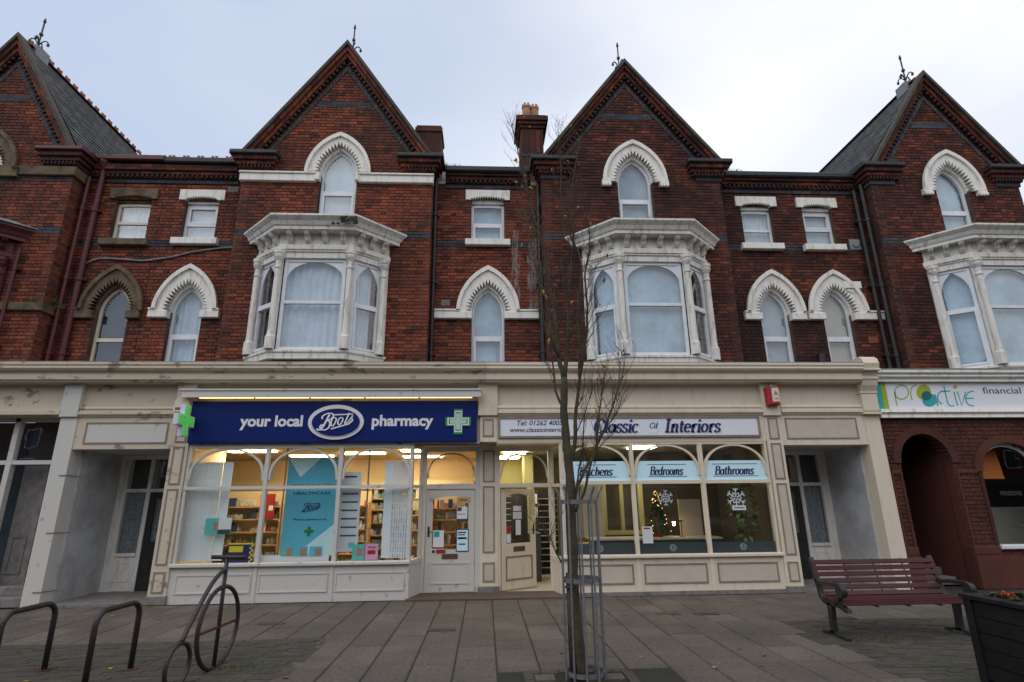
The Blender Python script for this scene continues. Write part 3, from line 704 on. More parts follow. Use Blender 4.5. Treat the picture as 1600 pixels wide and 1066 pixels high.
# ------------------------------------------------------------------ bay windows
def rotbox(mb, A, B, u0, u1, n0, n1, z0, z1):
    """box on the vertical face A->B (plan points), u along it, n outwards from it"""
    d = (Vector(B)-Vector(A)).normalized(); nv = Vector((d.y, -d.x))
    P = []
    for z in (z0, z1):
        for u, n_ in ((u0, n1), (u1, n1), (u1, n0), (u0, n0)):
            p = Vector(A)+d*u+nv*n_; P.append((p.x, p.y, z))
    mb.add(P, [(0, 3, 2, 1), (4, 5, 6, 7), (0, 1, 5, 4), (1, 2, 6, 5), (2, 3, 7, 6), (3, 0, 4, 7)])
def facemap(A, B):
    d = (Vector(B)-Vector(A)).normalized(); nv = Vector((d.y, -d.x))
    return lambda u, n_, z: (A[0]+d.x*u+nv.x*n_, A[1]+d.y*u+nv.y*n_, z)
def bay(house, cx, pm='bay_white', backs=('blind', 'blind', 'blind'), zb=4.62, curtains=False, fm='upvc', damaged=False, faces=(0, 1, 2)):
    plan = [(cx-1.44, .5), (cx-.76, -.04), (cx+.76, -.04), (cx+1.44, .5)]
    body = MB()
    body.sweep(plan, [(-.10, zb-.10), (.05, zb-.10), (.05, zb+.02), (.08, zb+.04), (.08, zb+.08), (.02, zb+.10), (-.10, zb+.10)])      # base
    body.sweep(plan, [(-.12, 6.86), (.02, 6.86), (.02, 7.00), (-.12, 7.00)])
    for i in (0, 1, 2, 3):                                                                                            # corner piers
        p = plan[i]
        body.lathe(p[0]+(0 if i in (1, 2) else (-.03 if i == 3 else .03)), p[1]+.03-(.08 if i in (0, 3) else 0), [(.075, zb+.1), (.075, 6.9)], 8)
    b = body.build('bay_window', pm, house)
    ent = MB()
    ent.sweep(plan, [(-.1, 7.0), (.05, 7.0), (.05, 7.03), (.065, 7.04), (.065, 7.14), (.05, 7.15), (.03, 7.17), (.03, 7.43), (-.1, 7.43)])
    ent.build('frieze', pm, b)
    cor = MB()
    cor.sweep(plan, [(-.1, 7.43), (.26, 7.43), (.26, 7.50), (.29, 7.52), (.33, 7.60), (.40, 7.66), (.42, 7.68), (.42, 7.72), (-.1, 7.80)])
    cor.build('cornice', pm, b)
    zz = MB()
    for k in range(3):                                                                                                 # carved zigzag strip
        A, B = plan[k], plan[k+1]; mp = facemap(A, B); ln_ = (Vector(B)-Vector(A)).length; n = int(ln_/.095)
        for i in range(n):
            u = ln_*(i+.5)/n; w_ = ln_/n*.46
            P = [mp(u-w_, .066, 7.045), mp(u+w_, .066, 7.045), mp(u, .066, 7.135), mp(u-w_, .078, 7.045), mp(u+w_, .078, 7.045), mp(u, .078, 7.135)]
            zz.add(P, [(3, 4, 5), (0, 1, 4, 3), (1, 2, 5, 4), (2, 0, 3, 5)])
    zz.build('zigzag_moulding', pm, b, kind='stuff')
    for k in range(3):
        A, B = plan[k], plan[k+1]; mp = facemap(A, B); ln_ = (Vector(B)-Vector(A)).length
        us = [ln_*(i+.5)/4 for i in range(4)] if k == 1 else [ln_*(i+.5)/3 for i in range(3)]
        for u in us:
            br = MB(); prof = [(.03, 7.20), (.06, 7.20), (.10, 7.25), (.12, 7.31), (.20, 7.36), (.23, 7.425), (.03, 7.425)]
            n = len(prof)
            for u0, u1, e in ((u-.052, u-.022, 0), (u-.016, u+.016, .008), (u+.022, u+.052, 0)):
                br.add([mp(u0, o+e, z) for o, z in prof]+[mp(u1, o+e, z) for o, z in prof], [tuple(range(n)), tuple(range(2*n-1, n-1, -1))]+[(i, i+n, (i+1) % n+n, (i+1) % n) for i in range(n)])
            br.build('bracket', pm, b)
    for i in range(4):
        x, y = plan[i]; y -= .055 if i in (1, 2) else .10; x += (.05 if i == 0 else -.05 if i == 3 else 0)
        c = MB(); c.lathe(x, y, [(.10, zb+.10), (.10, zb+.36), (.085, zb+.38), (.075, zb+.41), (.066, zb+.55), (.060, 6.58), (.078, 6.60), (.078, 6.63), (.060, 6.65), (.062, 6.76), (.085, 6.80), (.105, 6.84), (.115, 6.88), (.10, 6.90), (.12, 6.93), (.12, 7.0)], 14)
        c.build('column', pm, b, smooth=False)
    for k in faces:                                                                                               # the three windows
        A, B = plan[k], plan[k+1]; mp = facemap(A, B); ln_ = (Vector(B)-Vector(A)).length; m_ = .10
        u0, u1, z0, z1 = m_, ln_-m_, zb+.10, 6.86; zt = 5.86; fr = .07; cu = (u0+u1)/2
        f = MB()
        def lb(a, b_, n0, n1, c, d_): f.add([mp(u, n_, z) for z in (c, d_) for u, n_ in ((a, n1), (b_, n1), (b_, n0), (a, n0))], [(0, 3, 2, 1), (4, 5, 6, 7), (0, 1, 5, 4), (1, 2, 6, 5), (2, 3, 7, 6), (3, 0, 4, 7)])
        lb(u0, u0+fr, -.10, -.03, z0, z1); lb(u1-fr, u1, -.10, -.03, z0, z1); lb(u0+fr, u1-fr, -.10, -.03, z1-fr, z1); lb(u0+fr, u1-fr, -.10, -.03, z0, z0+fr); lb(u0+fr-.01, u1-fr+.01, -.098, -.024, zt-.035, zt+.035)
        if k != 1 or curtains is None:
            a, b_, c, d_ = u0+fr-.01, u1-fr+.01, z0+fr-.01, zt-.03
            for q in ((a, a+.045, c, d_), (b_-.045, b_, c, d_), (a+.045, b_-.045, d_-.045, d_), (a+.045, b_-.045, c, c+.045)): lb(q[0], q[1], -.095, -.015, q[2], q[3])
        fo = f.build('window_frame', fm, b)
        # arched head: two spandrels
        hw = (u1-u0)/2-fr; zs_ = z1-fr-(.40 if k == 1 else .52); rise = .40 if k == 1 else .52; nn = 10
        for sgn in (-1, 1):
            cur = []
            for i in range(nn+1):
                a_ = math.pi/2*i/nn
                if k == 1: cur.append((cu+sgn*hw*math.cos(a_), zs_+rise*math.sin(a_)))
                else: cur.append((cu+sgn*arch_half(zs_+rise*i/nn, zs_, hw, max(rise, hw*1.02)), zs_+rise*i/nn))
            top = [(cu+sgn*hw, z) if j == 0 else (cu+sgn*hw, z) for j, (x, z) in enumerate(cur)]
            sp = MB(); n = len(cur)
            vs = [mp(u, -.05, z) for u, z in cur]+[mp(u, -.05, z) for u, z in top]+[mp(u, -.085, z) for u, z in cur]+[mp(u, -.085, z) for u, z in top]
            sp.add(vs, [(i, i+1, n+i+1, n+i) for i in range(n-1)]+[(2*n+i, 2*n+i+1, i+1, i) for i in range(n-1)])
            so_ = sp.build('spandrel', fm, b)
        for c, d_ in ((z0+fr-.01, zt-.03), (zt+.03, z1-fr+.01)):
            p = MB(); p.add([mp(u, n_, z) for z in (c, d_) for u, n_ in ((u0+fr-.01, -.068), (u1-fr+.01, -.068), (u1-fr+.01, -.074), (u0+fr-.01, -.074))], [(0, 3, 2, 1), (4, 5, 6, 7), (0, 1, 5, 4), (1, 2, 6, 5), (2, 3, 7, 6), (3, 0, 4, 7)])
            p.build('pane', 'glass', b)
        bk = backs[k]; q = MB()
        if bk == 'cloth':
            n = 60; vs = []
            for i in range(n+1):
                u = u0+(u1-u0)*i/n; a_ = .02*math.sin(i*.9)+.012*math.sin(i*.37)
                vs += [mp(u, -.20+a_, z0-.05), mp(u, -.20+a_*.7, z1+.05)]
            q.add(vs, [(2*i, 2*i+2, 2*i+3, 2*i+1) for i in range(n)]); q.build('net_curtain', 'cloth', b, smooth=True)
        else:
            q.add([mp(u, n_, z) for z in (z0-.05, z1+.05) for u, n_ in ((u0-.05, -.17), (u1+.05, -.17), (u1+.05, -.18), (u0-.05, -.18))], [(0, 3, 2, 1), (4, 5, 6, 7), (0, 1, 5, 4), (1, 2, 6, 5), (2, 3, 7, 6), (3, 0, 4, 7)])
            q.build('blind', bk, b)
    if damaged:
        d_ = MB(); rq = random.Random(2)
        for i in range(14):
            u = cx+.60+rq.uniform(-.2, .32); z = 7.56+rq.uniform(-.06, .1); s = rq.uniform(.03, .07)
            d_.add([(u-s, -.44+rq.uniform(-.02, .02), z-s*.6), (u+s, -.44, z-s*.4), (u+s*.6, -.455, z+s*.5), (u-s*.5, -.45, z+s*.6), (u, -.36, z)], [(0, 1, 2, 3), (0, 1, 4), (1, 2, 4), (2, 3, 4), (3, 0, 4)])
        d_.build('broken_moulding', 'black', b)
    return b
def downpipe(house, X, Y, z0, z1, m='black', r=.045, hopper=False, name='downpipe'):
    p = MB(); p.tube([(X, Y, z0), (X, Y, z1)], r, 10)
    z = z0+.5
    while z < z1: p.tube([(X, Y, z-.04), (X, Y, z+.04)], r*1.35, 10); p.box(X-r*1.9, X+r*1.9, Y+r*.3, Y+r+.05, z-.025, z+.025); z += 1.75
    if hopper: p.lathe(X, Y-.02, [(.06, z1-.02), (.10, z1+.06), (.14, z1+.16), (.14, z1+.24)], 8)
    return p.build(name, m, house)
def parapet(house, x0, x1, brick='brick', m='blackcap', gutter=True, ztop=9.84):
    p = MB(); rowbox(p, x0, x1, YR-.07, YR+.28, 9.36, 9.44); rowbox(p, x0, x1, YR-.12, YR+.28, 9.443, 9.528, .235, .1); rowbox(p, x0, x1, YR-.17, YR+.28, 9.532, 9.60, .235); rowbox(p, x0, x1, YR-.17, YR+.28, 9.604, 9.68, .235, .1)
    o = p.build('parapet', 'brick_dark', house)
    d = MB(); x = x0+.04
    while x < x1-.05: d.box(x, x+.055, YR-.115, YR-.068, 9.375, 9.438); x += .115
    d.build('dentil_course', 'trim', o, kind='stuff')
    MB().cbox(x0, x1, YR-.25, YR+.3, ztop-.155, ztop, .03).build('gutter', m, o)
    rowbox(MB(), x0, x1, YR-.03, YR+.1, 9.25, 9.345, .235).build('blue_brick_course', 'blue_brick', o, kind='stuff')
    return o
# ------------------------------------------------------------------ houses
HB = (YR-.2)
def sides(W, x, sgn, z1, seed, single=False):
    W.face(lambda z: [(YG+.005, YR)], ZW0, z1, side_r(x) if sgn > 0 else side_l(x), thick=.2, seed=seed)
g0, g1, g2, g3 = -11.55, -3.52, 3.58, 11.6
GH = 2.24; GE = 1.95
BLUE = [(7.66, 7.82)]
# -- far left house (maroon woodwork, bare sandstone dressings)
h0 = thing('terraced_house', 'red brick gabled house at the left edge with bare sandstone arches and maroon pipes', 'house', (-10.5, YG, 0))
W = Wall()
hl = [hole_arch(g0-.12, 8.0, 9.25, .42, .7)]
gable(h0, W, g0, GE, 13.02, 11, hl, BLUE+[(9.02, 9.10)], kn='maroon', roof_side=1, xlim=(-14.3, 0), finial_y=.85, pedestal=True, string='stone')
sides(W, g0+GE, 1, 9.45, 12)
hr = [hole_rect(-8.84, -8.02, 7.73, 8.84), hole_arch(-8.42, 4.0, 5.96, .36, .62)]
W.face(lambda z: [(-9.70, -7.76)], ZW0, 9.36, front(YR), hr, [(7.60, 7.72)], single=True, seed=13)
W.build(h0, 'brick')
for y, z0, z1, x0, x1 in ((YG, 9.12, 9.36, -14.3, g0+GE+.06), (YG, 5.80, 5.98, -14.3, g0+GE+.05)):
    s = MB(); s.cbox(x0, x1, y-.07, y+.05, z0, z1, .015); s.box(x1-.08, x1, y+.05, YR, z0, z1); s.build('string_course', 'stone', h0)
arch_window(h0, g0-.12, YG, 8.0, 9.25, .42, .70, .78, 1.12, 'stone', 'maroon', 'darkroom', foot_h=.2)
rect_window(h0, -8.84, -8.02, 7.73, 8.73, YR, 'stone', 'cream', 'cloth', casement=None, split=.5)
arch_window(h0, -8.42, YR, 4.3, 5.96, .36, .62, .66, 1.06, 'stone', 'cream', 'darkroom', feet=.0, ext_l=-9.30, ext_r=-7.765, foot_h=.18, sash=True, trans=5.32)
for x in (-8.80, -8.81): pass
parapet(h0, -9.62, -7.76, 'brick', 'maroon', ztop=9.90)
downpipe(h0, -9.22, YR-.09, 4.45, 9.55, 'maroon', .062, True); downpipe(h0, -9.46, YR-.16, 4.45, 9.3, 'maroon', .04)
p = MB(); p.tube(sm([(-9.20, YR-.03, 7.12), (-8.9, YR-.03, 7.24), (-8.3, YR-.03, 7.22), (-7.9, YR-.03, 7.2), (-7.3, YR-.03, 7.3), (-6.9, YR-.03, 7.42), (-6.35, YR-.03, 7.52), (-5.93, YR-.03, 7.56)]), .022, 8)
p.build('wall_pipe', 'lead', h0)
bay(h0, -11.98, 'maroon', ('darkroom',)*3, fm='maroon', faces=(1, 2))
lr = MB(); lr.sweep([(-13.42, .5), (-12.74, -.04), (-11.22, -.04), (-10.54, .5)], [(-.2, 7.82), (.46, 7.735), (.46, 7.755), (-.2, 7.98)]); lr.build('bay_lead_roof', 'lead', h0)
downpipe(h0, -10.28, YG-.1, 4.5, 7.2, 'maroon', .035)
# -- house over the pharmacy
h1 = thing('terraced_house', 'red brick gabled house over the blue pharmacy shopfront, tallest gable with white string course', 'house', (-3.5, YG, 0))
W = Wall()
hl = [hole_arch(g1, 8.0, 9.33, .44, .72)]
gable(h1, W, g1, GH, 13.08, 21, hl, BLUE, string='white', single=True)
sides(W, g1+GH, 1, 9.45, 22); sides(W, g1-GH, -1, 9.45, 23)
W.face(lambda z: [(-7.755, g1-GH)], ZW0, 9.36, front(YR), [hole_rect(-7.22, -6.44, 7.77, 8.85), hole_arch(-6.80, 4.0, 5.97, .36, .62)], [(7.60, 7.76)], seed=24)
W.face(lambda z: [(g1+GH, 1.40)], ZW0, 9.36, front(YR), [hole_rect(-.35, .46, 7.83, 8.95), hole_arch(.065, 4.0, 5.98, .38, .64)], [(7.66, 7.84)], seed=25, single=True)
W.build(h1, 'brick')
for a, b in ((g1-GH-.03, g1-.50), (g1+.50, g1+GH+.03)):
    s = MB(); s.cbox(a, b, YG-.09, YG+.04, 9.06, 9.245, .012); s.cbox(a-.01, b+.01, YG-.125, YG+.04, 9.247, 9.30, .012); s.build('string_course', 'white', h1)
arch_window(h1, g1, YG, 7.7, 9.30, .42, .70, .74, 1.06, 'white', 'upvc', 'blind', feet=-.2, foot_h=.2, trans=8.88)
rect_window(h1, -7.22, -6.44, 7.77, 8.72, YR, 'white', 'upvc', 'blind', casement='top', split=.46)
arch_window(h1, -6.80, YR, 4.3, 5.97, .36, .62, .68, 1.08, 'white', 'upvc', 'cloth', feet=.10, trans=5.42, foot_h=.17)
rect_window(h1, -.35, .46, 7.83, 8.84, YR, 'white', 'upvc', 'blind', casement='bottom', split=.48)
arch_window(h1, .065, YR, 4.3, 5.98, .38, .64, .70, 1.10, 'white', 'upvc', 'blind', ext_l=-1.26, ext_r=1.25, trans=5.40, foot_h=.17)
parapet(h1, -7.755, g1-GH-.28, 'brick', 'blackcap', ztop=9.86); parapet(h1, g1+GH+.28, 1.12, 'brick', 'blackcap', ztop=9.76)
downpipe(h1, -1.22, YR-.12, 4.45, 9.45, 'black', .05); downpipe(h1, g1-GH-.10, YR-.1, 4.45, 7.4, 'black', .045); downpipe(h1, 1.30, YR-.08, 4.45, 9.75, 'black', .05)
bay(h1, -3.68, 'bay_white', ('darkroom', 'cloth', 'cloth'), zb=4.70, damaged=True)
for x, z, w_ in ((-6.15, 9.12, .12), (-.93, 6.22, .10)):
    v = MB().box(x-w_, x+w_, YR-.006, YR+.01, z-.07, z+.07); [v.box(x-w_+.02, x+w_-.02, YR-.012, YR-.006, z-.05+.035*i, z-.035+.035*i) for i in range(3)]; v.build('air_brick', 'greyplinth', h1)
c = MB(); c.box(-1.9, -1.22, 1.75, 2.5, 9.0, 11.70); c.box(-1.93, -1.19, 1.72, 2.53, 11.5, 11.62); c.build('chimney', 'brick_dark', h1)
# -- house over the interiors shop
h2 = thing('terraced_house', 'sooty brick gabled house over the cream interiors shopfront, with chimney stack and black downpipes', 'house', (3.7, YG, 0))
W = Wall()
gable(h2, W, g2, GH-.02, 12.74, 31, [hole_arch(g2+.07, 7.6, 9.22, .42, .70)], BLUE, brick='brick_dark', single=True)
sides(W, g2+GH-.02, 1, 9.45, 32); sides(W, g2-GH+.02, -1, 9.45, 33)
W.face(lambda z: [(g2+GH-.02, 9.70)], ZW0, 9.36, front(YR), [hole_rect(6.46, 7.24, 7.81, 8.90), hole_rect(8.05, 8.82, 7.80, 8.90), hole_arch(6.94, 4.0, 5.99, .36, .62), hole_arch(8.48, 4.0, 6.0, .36, .62)], [(7.62, 7.78)], seed=34, single=True)
W.build(h2, 'brick_dark')
arch_window(h2, g2+.07, YG, 7.6, 9.22, .42, .70, .76, 1.10, 'white', 'upvc', 'blind_grey', stops=True, trans=8.78)
rect_window(h2, 6.46, 7.24, 7.81, 8.78, YR, 'white', 'upvc', 'cloth', casement=None, split=.45)
rect_window(h2, 8.05, 8.82, 7.80, 8.77, YR, 'white', 'upvc', 'blind', casement='top', split=.5)
arch_window(h2, 6.94, YR, 4.3, 5.99, .36, .62, .68, 1.06, 'white', 'upvc', 'blind_grey', feet=.1, ext_r=7.66, trans=5.42, foot_h=.17)
arch_window(h2, 8.48, YR, 4.3, 6.0, .36, .62, .70, 1.06, 'white', 'upvc', 'blind_cream', feet=.1, ext_l=7.72, ext_r=9.58, trans=5.42, foot_h=.17)
parapet(h2, g2+GH+.2, 9.60, 'brick_dark', 'blackcap', ztop=9.76)
downpipe(h2, g2-GH-.05, YG+.10, 4.45, 7.1, 'black', .045); downpipe(h2, 9.42, YR-.12, 4.45, 9.3, 'black', .045)
bay(h2, 3.73, 'bay_white', ('blind', 'blind', 'darkroom'), zb=4.60)
v = MB().box(9.12, 9.40, YR-.02, YR+.01, 7.70, 7.98); v.tube([(9.26, YR-.05, 7.84), (9.26, YR-.01, 7.84)], .075, 12); v.build('flue_terminal', 'lead', h2)
v = MB().cbox(8.72, 9.14, YR-.12, YR, 6.62, 6.80, .01); v.poly([(8.72, 6.60), (8.90, 6.50), (8.95, 6.60)], YR-.1, YR); v.build('vent_box', 'white', h2)
MB().box(7.78, 7.92, YR-.1, YR, 4.55, 4.98).build('small_flue', 'black', h2)
for x, z in ((9.15, 6.45), (9.24, 5.35)): MB().box(x-.12, x+.12, YR-.010, YR+.01, z-.075, z+.075).build('air_brick', 'terracotta', h2)
c = MB(); c.box(1.0, 1.64, 2.2, 3.1, 9.0, 12.02); c.box(.96, 1.68, 2.16, 3.14, 12.02, 12.12); c.box(.91, 1.73, 2.11, 3.19, 12.12, 12.22); c.box(.86, 1.78, 2.06, 3.24, 12.22, 12.36); c.box(.92, 1.72, 2.12, 3.18, 12.36, 12.42)
for q in (-.17, .17): c.box(1.32+q-.06, 1.32+q+.06, 2.175, 2.2, 11.2, 11.95)
ch = c.build('chimney', 'brick_dark', h2); MB().box(1.005, 1.635, 2.185, 2.2, 11.08, 11.2).build('blue_brick_course', 'blue_brick', ch)
for x, y in ((1.20, 2.5), (1.44, 2.55)):
    pt = MB().lathe(x, y, [(.15, 12.42), (.14, 12.5), (.12, 12.9), (.14, 12.93), (.14, 12.97), (.10, 12.98)], 12)
    for k in range(6): a = k*math.pi/3; pt.box(x+.1*math.cos(a)-.03, x+.1*math.cos(a)+.03, y+.1*math.sin(a)-.03, y+.1*math.sin(a)+.03, 12.97, 13.06)
    pt.build('chimney_pot', 'potclay', ch)
# -- house on the right over the financial adviser
h3 = thing('terraced_house', 'dark brick gabled house at the right edge above the white and teal sign', 'house', (11.9, YG, 0))
W = Wall()
gable(h3, W, g3, GE, 12.64, 41, [hole_arch(g3+.15, 7.5, 9.12, .42, .70)], BLUE, brick='brick_dark', roof_side=-1, xlim=(0, 14.3), finial_y=.85, pedestal=True, single=True)
sides(W, g3-GE, -1, 9.45, 42)
W.build(h3, 'brick_dark')
arch_window(h3, g3+.15, YG, 7.5, 9.12, .42, .70, .76, 1.10, 'white', 'upvc', 'blind', stops=True, trans=8.6)
bay(h3, 12.02, 'bay_white', ('blind', 'blind', 'blind'), zb=4.40, faces=(0, 1))
downpipe(h3, 9.53, YG+.2, 4.4, 9.4, 'black', .045)
# main roof behind the parapets
for h, x0, x1, zr in ((h0, -14.2, -7.76, 12.75), (h1, -7.755, 1.40, 12.45), (h2, 1.405, 9.62, 12.2), (h3, 9.63, 14.2, 12.4)):
    m = MB(); m.polyx([(YR+.3, 9.55), (5.1, zr), (9.5, 9.4), (9.5, 9.2), (5.1, zr-.2), (YR+.3, 9.35)], x0, x1)
    r_ = m.build('roof', 'slate', h)
    rt = MB(); x = x0; rt.polyx([(4.98, zr-.08), (5.1, zr+.06), (5.22, zr-.08)], x0, x1)
    if h in (h0, h1):
        while x < x1-.3:
            for q in (.04, .16): rt.polyx([(5.08, zr), (5.08, zr+.13), (5.12, zr+.13), (5.12, zr)], x+q, x+q+.08)
            x += .46
    rt.build('ridge_tiles', 'terracotta', r_)
    MB().box(x0, x1, 9.3, 9.5, 0, 9.3).build('rear_wall', h in (h0, h1) and 'brick' or 'brick_dark', h)
# ------------------------------------------------------------------ shopfronts
def panel(parent, x0, x1, z0, z1, Y, fm='taupe', pm='taupe_panel', w_=.028, name='panel', pr=.014):
    f = MB().ring([(x0, z0), (x0, z1), (x1, z1), (x1, z0)], [(x0+w_, z0+w_), (x0+w_, z1-w_), (x1-w_, z1-w_), (x1-w_, z0+w_)], Y-pr, Y+.002, True)
    o = f.build(name, fm, parent)
    MB().box(x0+w_, x1-w_, Y-.005, Y+.002, z0+w_, z1-w_).build('panel_field', pm, o)
    return o
def cornice(parent, x0, x1, m):
    o = MB().polyx([(.4, 4.44), (-.33, 4.46), (-.36, 4.455), (-.36, 4.41), (-.34, 4.38), (-.345, 4.34), (-.31, 4.30), (-.25, 4.27), (-.235, 4.25), (-.235, 4.235), (-.25, 4.23), (-.25, 4.13), (-.21, 4.12), (-.20, 4.09), (.05, 4.08), (.4, 4.08)], x0, x1).build('cornice', m, parent)
    MB().polyx([(YR+.1, 4.50), (-.345, 4.462), (-.345, 4.474), (YR+.1, 4.53)], x0, x1).build('lead_flashing', 'lead', o)
    return o
def midrail(parent, x0, x1, m):
    return MB().polyx([(.06, 3.62), (-.02, 3.62), (-.035, 3.60), (-.035, 3.575), (-.015, 3.565), (-.015, 3.53), (-.05, 3.52), (-.05, 3.47), (-.02, 3.45), (0, 3.42), (.06, 3.42)], x0, x1).build('mid_moulding', m, parent)
def pilaster(parent, x0, x1, m, top=True, panels=True, pm=('taupe', 'taupe_panel'), zbase=0, plinth=None, Y0=0.0):
    o = MB().box(x0, x1, Y0, .30, zbase, 3.42).build('pilaster', m, parent)
    if top: MB().cbox(x0-.02, x1+.02, -.06, .30, 3.40, 4.085, .01).build('pilaster_block', m, o)
    if panels:
        for a, b in ((2.92, 3.36), (2.12, 2.84), (.68, 2.04), (.20, .56)): panel(o, x0+.06, x1-.06, a, b, Y0, *pm, w_=.026)
    if plinth: MB().cbox(x0-.02, x1+.02, Y0-.03, .2, 0, .12, .01).build('plinth', plinth, o)
    return o
def shop_window(parent, x0, x1, muls, m, z0, z1, zt, Y=.03, arches=True, gm='shopglass'):
    f = MB(); f.box(x0, x1, Y, Y+.08, z1, z1+.06); f.box(x0, x0+.05, Y, Y+.08, z0, z1); f.box(x1-.05, x1, Y, Y+.08, z0, z1); f.box(x0, x1, Y-.01, Y+.075, zt-.03, zt+.03)
    f.cbox(x0-.02, x1+.02, Y-.07, Y+.10, z0-.065, z0, .012)
    win = f.build('display_window', m, parent)
    ed = [x0]+muls+[x1]
    for x in muls: MB().box(x-.035, x+.035, Y-.02, Y+.085, z0, z1).build('mullion', m, win)
    for a, b in zip(ed[:-1], ed[1:]):
        a2, b2 = a+.035, b-.035; cx = (a2+b2)/2; hw = (b2-a2)/2
        if arches:
            zs = zt+.14; ou = [(cx-hw*math.cos(math.pi*i/24), zs+(z1-zs)*math.sin(math.pi*i/24)**.8) for i in range(25)]
            inn = [(cx-(hw-.045)*math.cos(math.pi*i/24), zs+(z1-zs-.035)*math.sin(math.pi*i/24)**.8) for i in range(25)]
            MB().ring(ou, inn, Y+.005, Y+.06).build('arched_bar', m, win)
        MB().box(a2, b2, Y+.045, Y+.051, z0, zt-.03).build('pane', gm, win); MB().box(a2, b2, Y+.046, Y+.052, zt+.03, z1).build('pane', gm, win)
    return win
# ---- pharmacy shopfront
s1 = thing('shopfront', 'peeling cream pharmacy shopfront with lit display window and recessed white door', 'shopfront', (-3.5, 0, 0))
cornice(s1, -8.15, .03, 'cream_old')
MB().box(-8.0, .0, .05, .3, 3.42, 4.08).build('fascia', 'cream_old', s1); midrail(s1, -7.98, -6.15, 'cream_old')
MB().box(-8.0, -6.13, .02, .3, 2.80, 3.42).build('lobby_lintel', 'cream_old', s1)
panel(s1, -7.82, -6.24, 2.90, 3.32, .02, 'taupe', 'white_old', .03)
MB().box(-5.80, -.10, .04, .3, 2.86, 3.42).build('sign_backing', 'cream_old', s1)
pilaster(s1, -6.13, -5.80, 'cream_old', pm=('taupe', 'cream_old'))
o = MB().cbox(-6.15, -5.78, -.03, .2, 0, .15, .01).build('plinth', 'greyplinth', s1)
MB().box(-5.80, -1.42, .03, .26, 0, .62).build('stall_riser', 'white_old', s1)
for a, b in ((-5.68, -4.32), (-4.18, -2.92), (-2.78, -1.5)): panel(s1, a, b, .17, .50, .03, 'white_old', 'white_old', .022, pr=.018)
for x in (-4.25, -2.85): MB().box(x-.03, x+.03, .012, .04, .0, .62).build('riser_batten', 'white_old', s1)
shop_window(s1, -5.79, -1.42, [-4.26, -2.84], 'white_old', .69, 2.80, 2.05)
# angled return into the door recess, door, fanlight
def ret(parent, A, B, m, flip=1):
    r_ = MB(); d = math.dist(A, B)
    mp = facemap(A, B)
    def lb(a, b_, n0, n1, c, d_): r_.add([mp(u, n_, z) for z in (c, d_) for u, n_ in ((a, n1), (b_, n1), (b_, n0), (a, n0))], [(0, 3, 2, 1), (4, 5, 6, 7), (0, 1, 5, 4), (1, 2, 6, 5), (2, 3, 7, 6), (3, 0, 4, 7)])
    lb(0, d, -.07, 0, 0, .62); lb(0, d, -.08, .02, .62, .69); lb(0, .06, -.07, .0, .69, 2.86); lb(d-.06, d, -.07, .0, .69, 2.86); lb(.06, d-.06, -.07, .0, 2.02, 2.08); lb(.06, d-.06, -.07, 0, 2.80, 2.86)
    o = r_.build('window_return', m, parent)
    g_ = MB(); g_.add([mp(u, -.035, z) for u, z in ((.06, .69), (d-.06, .69), (d-.06, 2.8), (.06, 2.8))], [(0, 1, 2, 3)]); g_.build('pane', 'shopglass', o)
ret(s1, (-1.42, .04), (-1.26, .62), 'white_old')
MB().box(-1.45, -.10, .03, .66, 2.86, 2.92).build('lobby_ceiling', 'white_old', s1)
